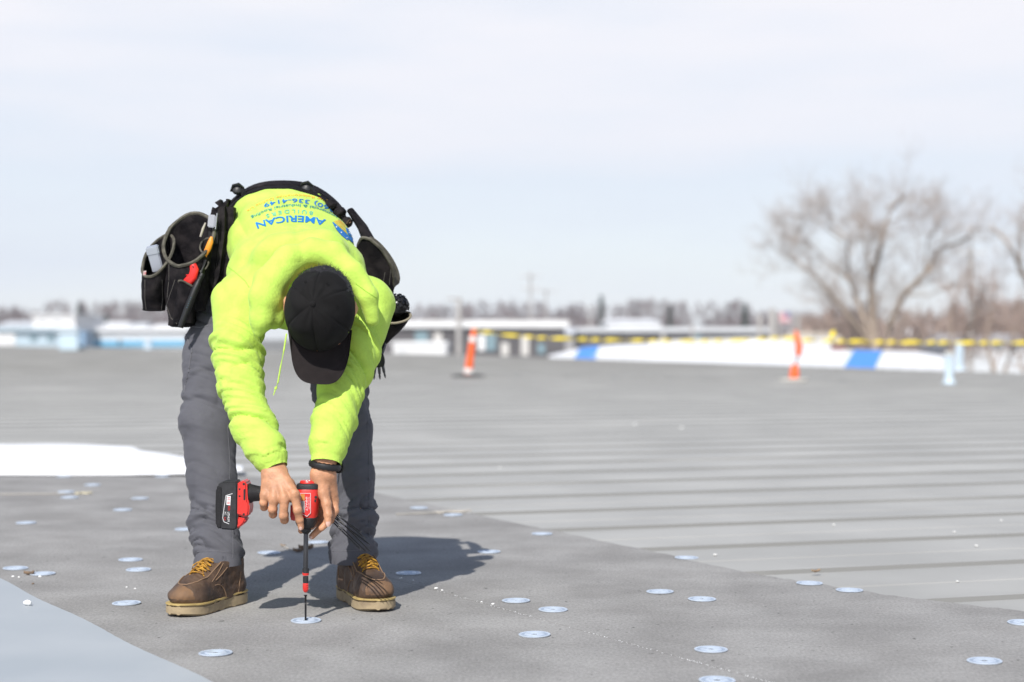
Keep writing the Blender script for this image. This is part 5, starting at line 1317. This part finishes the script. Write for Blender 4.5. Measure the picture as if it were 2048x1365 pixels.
tape('yellow caution tape running from the right post out of the picture', [P(1594, 680, D2), P(1650, 682, D2 - .4), P(1800, 685, D2 - 1), P(1950, 686, D2 - 1.6), P(2110, 686, D2 - 2.4)], 7.5, .055)
mb = MB(); tube(mb, [P(1662, 676, D2 - .45), P(1666, 668, D2 - .45), P(1668, 661, D2 - .45)], [.02, .05, .012], 8, flat=.3, up=(0, 1, 0)); tag(mb.build('tape_knot', m_tape, None), 'loose yellow tape end standing above the tape in front of the cream building', 'tape end')
def pipe(px, yb, yt, rpx, label, cap=True):
    b = G(px, yb, ZP + .013); D = b[1]; h = zof(yt, D) - b[2]; r = rpx * D / FPX; e = empty('vent_pipe', b); tag(e, label, 'vent pipe')
    mb = MB(); lathe(mb, [(r * 1.5, 0), (r * 1.45, .02), (r * 1.05, .06), (r, .08), (r, h * .9)], b, (0, 0, 1), 18); mb.build('pipe', m_pb, e)
    mb = MB(); lathe(mb, [(r * 1.0, 0), (r * 1.25, .01), (r * 1.25, h * .09), (r * .9, h * .11)], b + [0, 0, h * .89], (0, 0, 1), 18); mb.build('cap', m_cap2 if cap else m_pb, e)
pipe(1898, 768, 704, 9, 'short pale blue vent pipe at right, the nearer and lower of the two'); pipe(1919, 741, 682, 8, 'taller pale blue vent pipe at right standing behind the nearer one', False)
pipe(296, 698, 681, 7, 'round white vent on the far roof left of the trouser leg', False)
mb = MB(); b = G(143, 701, ZP + .013); D = b[1]
e = empty('roof_unit', b); tag(e, 'pale blue ventilation box on the far roof at left', 'ventilation unit'); box(mb, (xof(118, D), D, b[2]), (xof(156, D), D + 1.6, zof(666, D)), .04); mb.build('housing', mlb, e, smooth=False)
mb = MB(); box(mb, (xof(156, D) + .005, D + .1, b[2] + .2), (xof(170, D), D + 1.4, zof(662, D)), .03); mb.build('side_panel', mat('slate_blue_panel', (.20, .30, .42), .5), e, smooth=False)
mb = MB(); box(mb, (xof(112, D), D - .1, zof(666, D) + .01), (xof(158, D), D + 1.7, zof(663, D)), .02); mb.build('top', mpr, e, smooth=False)
# poles
m_pole = mat('weathered_pole', (.42, .40, .38), .8, var=.1, vscale=1)
def pole(px, yt, D, r, label, cross=(), cat='pole', lamp=False):
    X = xof(px, D); z = zof(yt, D); e = empty('utility_pole', (X, D, -6)); tag(e, label, cat)
    mb = MB(); tube(mb, [(X, D, -6), (X, D, z)], [r, r * .75], 10); mb.build('shaft', m_pole, e)
    for (dy, hw) in cross:
        zz = z - dy; mb = MB(); box(mb, (X - hw, D - r - .13, zz - .06), (X + hw, D - r - .01, zz + .06)); mb.build('crossarm', m_pole, e, smooth=False)
        for k in (-1, -.5, .5, 1): mb = MB(); lathe(mb, [(.05, 0), (.07, .05), (.04, .12), (.06, .16), (.01, .2)], (X + hw * .92 * k, D - r - .07, zz + .06), (0, 0, 1), 8); mb.build('insulator', mw, e)
    if lamp: mb = MB(); box(mb, (X - .9, D - .2, z - .02), (X + .25, D + .2, z + .14), .04); mb.build('lamp_head', m_pole, e, smooth=False)
pole(918, 600, 125, .26, 'pale pole left of the leaning orange post', lamp=True)
pole(1061, 545, 190, .17, 'tallest thin pole with crossarm above the dark grey hall', cross=[(.5, 1.1), (1.8, 1.0)])
pole(1092, 578, 240, .18, 'thin pole with single crossarm just right of the tallest one', cross=[(.4, 1.6)])
pole(1180, 612, 230, .2, 'short pole left of the dark evergreen', cross=[(.4, .9)])
pole(1385, 652, 110, .12, 'slim pole rising from the white building roof')
pole(1520, 630, 150, .28, 'pale pole left of the thicker one near the second orange post')
pole(1545, 618, 140, .42, 'thick pale pole between the slim pole and the flag')
pole(1558, 632, 150, .12, 'thin pole touching the thick one on its right side')
pole(1596, 636, 160, .22, 'pale pole right behind the second orange post', lamp=True)
pole(1941, 494, 120, .22, 'reddish brown utility pole behind the right hand trees', cross=[(.5, 1.0)])
# flag
X, D = xof(1581, 165), 165; e = empty('flagpole', (X, D, -6)); tag(e, 'slim flagpole with small red and white flag above the far halls', 'flagpole')
mb = MB(); tube(mb, [(X, D, -6), (X, D, zof(618, D))], [.07, .04], 8); mb.build('shaft', mw, e)
fl = MB()
for k in range(13):
    for j in range(12):
        def fp_(a, b): return (X - .05 - 1.0 * a, D + .10 * math.sin(a * 7 + b), zof(624, D) - .95 * b - .12 * a)
        a0, a1, b0_, b1__ = j / 12, (j + 1) / 12, k / 13, (k + 1) / 13
        fl.add([fp_(a0, b0_), fp_(a1, b0_), fp_(a1, b1__), fp_(a0, b1__)], [(0, 1, 2, 3)], 2 if (k < 7 and j < 5) else (k + 1) % 2 * 1)
fo = fl.build('flag', [mat('flag_white', (.8, .75, .75), .8), mat('flag_red', (.55, .05, .08), .8), mat('flag_blue', (.05, .07, .25), .8)], e, smooth=False); fo.modifiers.new('t', 'SOLIDIFY').thickness = .01
# ------------------------------------------------------------------ trees
m_bark = mat('grey_brown_bark', (.33, .265, .21), .9, var=.2, vscale=3); m_twig = mat('bare_twigs', (.40, .335, .29), .9, var=.15, vscale=1); m_twig2 = mat('reddish_twigs', (.32, .24, .20), .9, var=.2, vscale=1)
def limb(mb, pts, rad, seg=6): tube(mb, pts, rad, seg)
def grow(mbT, p, d, Ln, r, lev, rnd, spread=.55):
    n = 3; pts = [np.array(p)]; dd = np.array(d, float)
    for i in range(n):
        dd = dd + rnd.normal(0, .16, 3) + np.array([0, 0, .05]); dd /= np.linalg.norm(dd); pts.append(pts[-1] + dd * Ln / n)
    tube(mbT, pts, [r, r * .8, r * .62, r * .42], 3 if lev < 2 else 4, cap=False)
    if lev == 0: return
    k = rnd.integers(3, 5)
    for i in range(k):
        t = rnd.uniform(.3, 1.0); j = min(n - 1, int(t * n)); b = pts[j] + (pts[j + 1] - pts[j]) * (t * n - j)
        nd = dd + rnd.normal(0, spread, 3); nd[2] += .12; nd /= np.linalg.norm(nd)
        grow(mbT, b, nd, Ln * rnd.uniform(.5, .8), r * .5, lev - 1, rnd, spread)
def bare_tree(label, D, limbs, seed, lev=3, tw=2.3, base=-6, group=None, twigm=None, dens=5, tr=.035):
    rnd = np.random.default_rng(seed); L0 = limbs[0][0]; e = empty('bare_tree', (xof(L0[0], D), D, base)); tag(e, label, 'bare tree', group)
    mt = MB(); mc = MB()
    for (pts, rr_) in [(l[:-1], l[-1]) for l in limbs]:
        W3 = [np.array([xof(x, D), D + i * rnd.uniform(-.5, .5), zof(y, D)]) for i, (x, y) in enumerate(pts)]
        n = len(W3); rad = [rr_ * (1 - .82 * (i / (n - 1))) for i in range(n)]; tube(mt, W3, rad, 8)
        for i in range(n - 1):
            seglen = np.linalg.norm(W3[i + 1] - W3[i]); dirn = (W3[i + 1] - W3[i]) / (seglen + 1e-9)
            if i == 0: continue
            for q in range(dens):
                t = rnd.uniform(0, 1); b = W3[i] + (W3[i + 1] - W3[i]) * t; nd = dirn * .8 + rnd.normal(0, .62, 3); nd /= np.linalg.norm(nd)
                grow(mc, b, nd, tw * rnd.uniform(.6, 1.15), tr * 1.6, lev, rnd)
    mt.build('trunk', m_bark, e, smooth=60); mc.build('crown', twigm or m_twig, e, smooth=60)
    return e
bare_tree('tall wide spreading bare tree right of the second orange post', 100, [
  [(1750, 860), (1750, 700), (1748, 620), (1744, 560), (1748, 500), (1765, 455), (1785, 415), (1795, 395), .30],
  [(1765, 860), (1768, 700), (1785, 650), (1815, 590), (1850, 540), (1890, 500), (1918, 480), (1935, 462), .27],
  [(1745, 700), (1720, 620), (1700, 550), (1688, 480), (1676, 450), (1668, 430), .17],
  [(1742, 690), (1700, 640), (1665, 600), (1630, 560), (1590, 525), (1560, 500), .15],
  [(1685, 480), (1660, 460), (1635, 445), (1615, 430), .07], [(1744, 560), (1730, 500), (1728, 450), (1733, 420), .10], [(1850, 540), (1858, 480), (1866, 455), (1872, 435), .09],
  [(1700, 560), (1650, 520), (1610, 480), (1580, 450), .08], [(1815, 590), (1860, 590), (1910, 560), .07], [(1765, 450), (1795, 440), (1825, 425), .07]], 3, lev=4, tw=1.85, dens=6, tr=.018)
bare_tree('bare tree leaning in from the right picture edge', 95, [
  [(2120, 860), (2110, 700), (2080, 620), (2040, 550), (2005, 500), (1975, 450), .26], [(2110, 700), (2120, 560), (2090, 480), (2050, 430), .18], [(2040, 550), (2040, 480), (2030, 430), .1]], 5, lev=4, tw=1.9, dens=3, tr=.02)
bare_tree('slender bare tree with several stems at the right, before the pale house', 88, [
  [(1905, 860), (1903, 740), (1900, 690), (1910, 640), (1925, 590), .17], [(1925, 860), (1925, 740), (1935, 680), (1940, 620), (1945, 560), .15], [(1935, 700), (1960, 650), (1975, 600), .1]], 8, lev=2, tw=1.5, dens=7, twigm=m_twig2, tr=.022)
bare_tree('low multi stemmed bare tree nearest the right edge', 85, [
  [(1990, 860), (1985, 740), (1975, 690), (1990, 640), (2000, 590), .17], [(2010, 860), (2015, 740), (2030, 690), (2045, 640), .14], [(2060, 860), (2050, 750), (2040, 700), .14]], 9, lev=2, tw=1.4, dens=7, twigm=m_twig2, tr=.022)
bare_tree('small brown bare tree just left of the big spreading tree', 105, [
  [(1705, 860), (1702, 720), (1698, 670), (1700, 630), (1708, 590), .13], [(1700, 700), (1680, 660), (1668, 620), .08], [(1700, 690), (1722, 650), (1732, 610), .08]], 12, lev=2, tw=1.5, dens=8, twigm=m_twig2, tr=.025)
# far woodland: one mass of bare crowns behind the halls
m_wood = mat('far_wood', (.165, .128, .125), .95, col2=(.23, .185, .18), vscale=.08); m_con = mat('conifer_needles', (.045, .075, .06), .9, col2=(.075, .10, .08), vscale=.5)
def woodland(name, label, spans, seed, m, density=1.0, base=-6):
    rnd = np.random.default_rng(seed); V = []; F = []
    for (x0, x1, yt, D) in spans:
        n = int((x1 - x0) / 9 * density) + 1
        for i in range(n):
            px = rnd.uniform(x0, x1); Dd = D + rnd.uniform(-15, 40); top = zof(yt + rnd.normal(0, 2.5), Dd); cx = xof(px, Dd); H = top - base; rw = rnd.uniform(.16, .30) * H
            for k in range(70):
                u_ = rnd.uniform(0, 1); a = rnd.uniform(0, 6.283); rr_ = rw * math.sqrt(rnd.uniform(0, 1)) * math.sin(math.pi * (u_ * .85 + .12)) ; c = np.array([cx + rr_ * math.cos(a), Dd + rr_ * math.sin(a), base + H * (.12 + .88 * u_)])
                d = rnd.normal(0, 1, 3); d[2] = abs(d[2]) + .8; d /= np.linalg.norm(d); e_ = np.cross(d, rnd.normal(0, 1, 3)); e_ /= np.linalg.norm(e_); Ls = rnd.uniform(.5, 1.3); ws = rnd.uniform(.06, .2)
                b = len(V); V += [c - d * Ls - e_ * ws, c - d * Ls + e_ * ws, c + d * Ls]; F.append((b, b + 1, b + 2))
    return tag(obj(name, V, F, m, origin=(0, 400, base), smooth=False), label, 'woodland', None, 'stuff')
woodland('woodland', 'hazy belt of bare woods along the horizon at left', [(-900, -60, 622, 420), (-80, 60, 615, 420), (20, 100, 622, 420), (85, 140, 602, 400), (130, 380, 612, 420), (160, 330, 604, 430), (-80, 400, 632, 380), (300, 460, 618, 400)], 21, m_wood, 1.5)
woodland('woodland', 'hazy belt of bare woods along the horizon behind the halls', [(760, 960, 612, 430), (930, 1030, 604, 410), (1000, 1160, 616, 430), (1040, 1090, 606, 400), (1140, 1260, 610, 420), (1260, 1350, 600, 400), (1330, 1420, 606, 400), (1420, 1500, 604, 380), (1480, 1620, 622, 400), (760, 1640, 632, 380)], 22, m_wood, 1.5)
woodland('woodland', 'brown scrub and bare woods behind the big tree at right', [(2090, 2900, 618, 250), (1600, 1700, 630, 260), (1640, 1760, 618, 240), (1800, 1960, 622, 250), (1900, 2100, 608, 240), (1980, 2120, 600, 230), (1600, 2120, 640, 200)], 23, mat('scrub', (.27, .19, .15), .95, col2=(.34, .26, .22), vscale=.1), 1.6)
def conifer(px, yt, D, w_, label):
    rnd = np.random.default_rng(int(px)); X = xof(px, D); z1 = zof(yt, D); H = z1 + 6; e = empty('conifer', (X, D, -6)); tag(e, label, 'evergreen tree')
    mb = MB(); tube(mb, [(X, D, -6), (X, D, z1 - .3)], [.3, .05], 6); mb.build('trunk', m_bark, e); V = []; F = []
    for k in range(900):
        u_ = rnd.uniform(.08, 1); rr_ = w_ * (1 - u_) ** .85 * rnd.uniform(.35, 1); a = rnd.uniform(0, 6.283); c = np.array([X + rr_ * math.cos(a), D + rr_ * math.sin(a), -6 + H * u_]); d = np.array([math.cos(a), math.sin(a), -.35]); s = np.array([-math.sin(a), math.cos(a), 0]); l = rnd.uniform(.3, .7)
        b = len(V); V += [c - s * .18, c + s * .18, c + d * l + [0, 0, rnd.uniform(-.15, .1)]]; F.append((b, b + 1, b + 2))
    MB().add(V, F).build('crown', m_con, e, smooth=False)
conifer(1203, 590, 300, 1.5, 'dark narrow evergreen rising above the pale roofs in the middle'); conifer(1340, 612, 280, 1.1, 'small dark evergreen right of the white gabled section'); conifer(1490, 606, 260, 1.7, 'dark broad evergreen left of the pale poles')
conifer(213, 628, 300, 1.6, 'small dark evergreen behind the white house at left'); conifer(158, 603, 330, 1.2, 'thin dark tree top at left above the white block')
# ================================================================== LITTER
m_foam = mat('white_foam', (.85, .85, .84), .8); m_leaf = mat('dry_leaf', (.24, .16, .10), .85, col2=(.12, .09, .07), vscale=60); m_strip = mat('tan_strip', (.50, .46, .40), .7)
def crumb(px, py, r, label, m=m_foam, z=0.0, el=1.6, name='foam_crumb', cat='crumb', group=None):
    c = G(px, py, z); S = MB(); bm = bmesh.new(); bmesh.ops.create_icosphere(bm, subdivisions=2, radius=r)
    a = random.uniform(0, 3)
    for v in bm.verts:
        n = 1 + .25 * float(vnoise(np.array([[v.co.x / r * 1.3 + px, v.co.y / r * 1.3, v.co.z / r * 1.3]]), 3)[0]); x, y, zz = v.co * n; v.co = Vector((c[0] + (x * math.cos(a) - y * math.sin(a)) * el, c[1] + (x * math.sin(a) + y * math.cos(a)), z + .8 * r + zz * .8))
    bm_to(S, bm); return tag(S.build(name, m, None, smooth=60), label, cat, group)
crumb(55, 1211, .0085, 'white foam bit lying on the grey membrane at lower left', z=.004)
CG = 'white foam crumbs scattered on the metal roof'
for (x, y, r_, l_) in ((1430, 1112, .0065, 'white crumb at the board edge left of the dry leaf'), (1668, 1052, .006, 'white crumb on the metal roof in the middle of the right half'), (2003, 1043, .006, 'white crumb near the right edge, upper of the two close ones'), (1998, 1069, .006, 'white crumb near the right edge, lower of the two close ones'),
      (1953, 1094, .006, 'white crumb on a rib, left below the close pair at right'), (1915, 1165, .005, 'white crumb on the metal roof nearest the lower right'), (1000, 938, .009, 'blurred white crumb on the metal roof right of the legs'), (1270, 851, .014, 'blurred white spot far on the metal roof, left of its neighbour'), (1363, 858, .016, 'blurred white spot far on the metal roof, right of its neighbour'), (1908, 1066, .006, 'faint white crumb left of the close pair at right')):
    crumb(x, y, r_ * .72, l_, mat('grey_foam', (.62, .62, .60), .8), z=ZP + .001, group=CG)
EG = 'small white scraps on the cover boards'
for (x, y, r_, l_) in ((872, 1179, .006, 'white scrap at the upper end of the board joint'), (884, 1182, .004, 'tiny white scrap next to the one at the joint end'), (963, 1205, .003, 'tiny white scrap halfway along the white joint line'), (986, 1210, .005, 'white scrap on the joint line left of the plate pair'), (253, 1176, .0035, 'white speck left of a pair above the left plate'), (270, 1179, .0035, 'white speck right of its pair above the left plate'), (802, 1158, .0045, 'white splinter below the shaded plate'), (826, 1162, .003, 'thin white splinter right of the other in the shadow'),
      (26, 1155, .005, 'white scrap at the left end of the brown debris'), (38, 1156, .004, 'white scrap second in the row left of brown debris'), (70, 1150, .007, 'white piece on top of the brown debris'), (80, 1155, .005, 'white piece at the right end of the brown debris'), (66, 1169, .0045, 'dark speck of dirt below the brown debris')):
    crumb(x, y, r_ * .6, l_, m_leaf if 'dark' in l_ else m_foam, group=EG, name='scrap', cat='scrap')
def leaf(px, py, size, label, z=0.0, m=m_leaf, ang_=0, curl=.6, name='dry_leaf'):
    c = G(px, py, z); n = 9; V = []; F = []
    for i in range(n):
        for j in range(5):
            s = i / (n - 1) * 2 - 1; t = (j - 2) / 2; wd = (1 - s * s) ** .6 * .42 * (1 + .25 * math.sin(s * 9)); x = s * size; y = t * wd * size; zz = size * (.12 + curl * (t * t) * .5 + .25 * s * s + .05 * math.sin(s * 7 + t * 3))
            V.append([c[0] + x * math.cos(ang_) - y * math.sin(ang_), c[1] + x * math.sin(ang_) + y * math.cos(ang_), z + zz])
    for i in range(n - 1):
        for j in range(4): F.append((i * 5 + j, i * 5 + j + 1, (i + 1) * 5 + j + 1, (i + 1) * 5 + j))
    o = obj(name, V, F, m, smooth=60); o.modifiers.new('t', 'SOLIDIFY').thickness = .0006; return tag(o, label, 'leaf')
leaf(1632, 1146, .018, 'curled brown dry leaf at the board edge on the metal roof', z=ZP + .01, ang_=.5, m=mat('tan_leaf', (.36, .26, .17), .85, col2=(.22, .15, .1), vscale=60))
leaf(612, 1102, .026, 'dark curled leaf behind the driver bit in the shadow', ang_=.3, curl=1.0); leaf(596, 1106, .020, 'small dark leaf fragment left of the dark curled leaf', ang_=-.4, curl=.9)
leaf(58, 1151, .016, 'brown crumpled leaf debris beside the plate at far left', ang_=.1, curl=1.1)
leaf(566, 1094, .014, 'tan leaf piece with a stalk behind the left boot', ang_=-.7, m=mat('tan_leaf', (.36, .26, .17)))
mb = MB(); tube(mb, [G(566, 1092, .004), G(580, 1099, .003), G(600, 1103, .003)], [.0016, .0022, .0014], 6); tag(mb.build('twig', m_strip, None), 'thin pale stalk leading to the dark leaf behind the bit', 'twig')
def strip(a, b, w_, label, m=m_strip):
    A, B = G(*a, .002), G(*b, .002); d = (B - A) / np.linalg.norm(B - A); s = np.cross(d, (0, 0, 1)) * w_ / 2; mb = MB(); n = 10; V = []
    for i in range(n + 1): c = A + (B - A) * i / n + s * .5 * math.sin(i * 1.1); V += [c - s, c + s, c + s + [0, 0, .006], c - s + [0, 0, .006]]
    F = [(i * 4 + k, i * 4 + (k + 1) % 4, i * 4 + 4 + (k + 1) % 4, i * 4 + 4 + k) for i in range(n) for k in range(4)] + [(3, 2, 1, 0), (n * 4, n * 4 + 1, n * 4 + 2, n * 4 + 3)]
    return tag(mb.add(V, F).build('strip', m, None, smooth=False), label, 'strip')
strip((868, 1026), (942, 1023), .035, 'long pale strip lying on the boards right of the trouser leg'); strip((792, 1030), (872, 1027), .014, 'thin dull strip ending at the long pale strip', mat('dull_strip', (.36, .34, .31), .8))
strip((150, 988), (184, 987), .035, 'short yellowish stick between the blurred plates at far left', mat('yellowish_stick', (.62, .56, .40), .7))
strip((0, 990), (130, 989), .012, 'thin tan line of scrap at far left beside the yellowish stick', mat('dull_strip', (.36, .34, .31), .8))
# white dust caught in the joint between the boards
mb = MB(); j0 = G(870, 1181); 
for k in range(230):
    s = random.random() ** .8 * 1.75
    if .55 < s < .75 and random.random() < .7: continue
    c = j0 + BD * (s - .0) + nrm * random.gauss(0, .0022); r_ = random.uniform(.0005, .0017); bm = bmesh.new(); bmesh.ops.create_icosphere(bm, subdivisions=1, radius=r_)
    for v in bm.verts: v.co = Vector((v.co.x * 1.6 * BD[0] + v.co.y * nrm[0], v.co.x * 3 * BD[1] + v.co.y * nrm[1], abs(v.co.z) * .8)) + Vector(c.tolist())
    bm_to(mb, bm)
tag(mb.build('foam_dust', m_foam, None), 'thin line of white foam dust along the joint of the boards', 'dust', None, 'stuff')

# ================================================================== HAZE
def haze(dens):
    m = bpy.data.materials.new('air'); m.use_nodes = True; n = m.node_tree; n.nodes.clear()
    o_ = n.nodes.new('ShaderNodeOutputMaterial'); v_ = n.nodes.new('ShaderNodeVolumePrincipled'); v_.inputs['Density'].default_value = dens; v_.inputs['Color'].default_value = (.86, .92, 1.0, 1); v_.inputs['Anisotropy'].default_value = 0.0
    n.links.new(v_.outputs[0], o_.inputs['Volume'])
    mb = MB(); box(mb, (-320, -20, -7), (320, 560, 26)); o = mb.build('haze', m, None, smooth=False); tag(o, 'pale haze in the air over the far halls and woods', 'haze', None, 'stuff')
haze(0.0004)
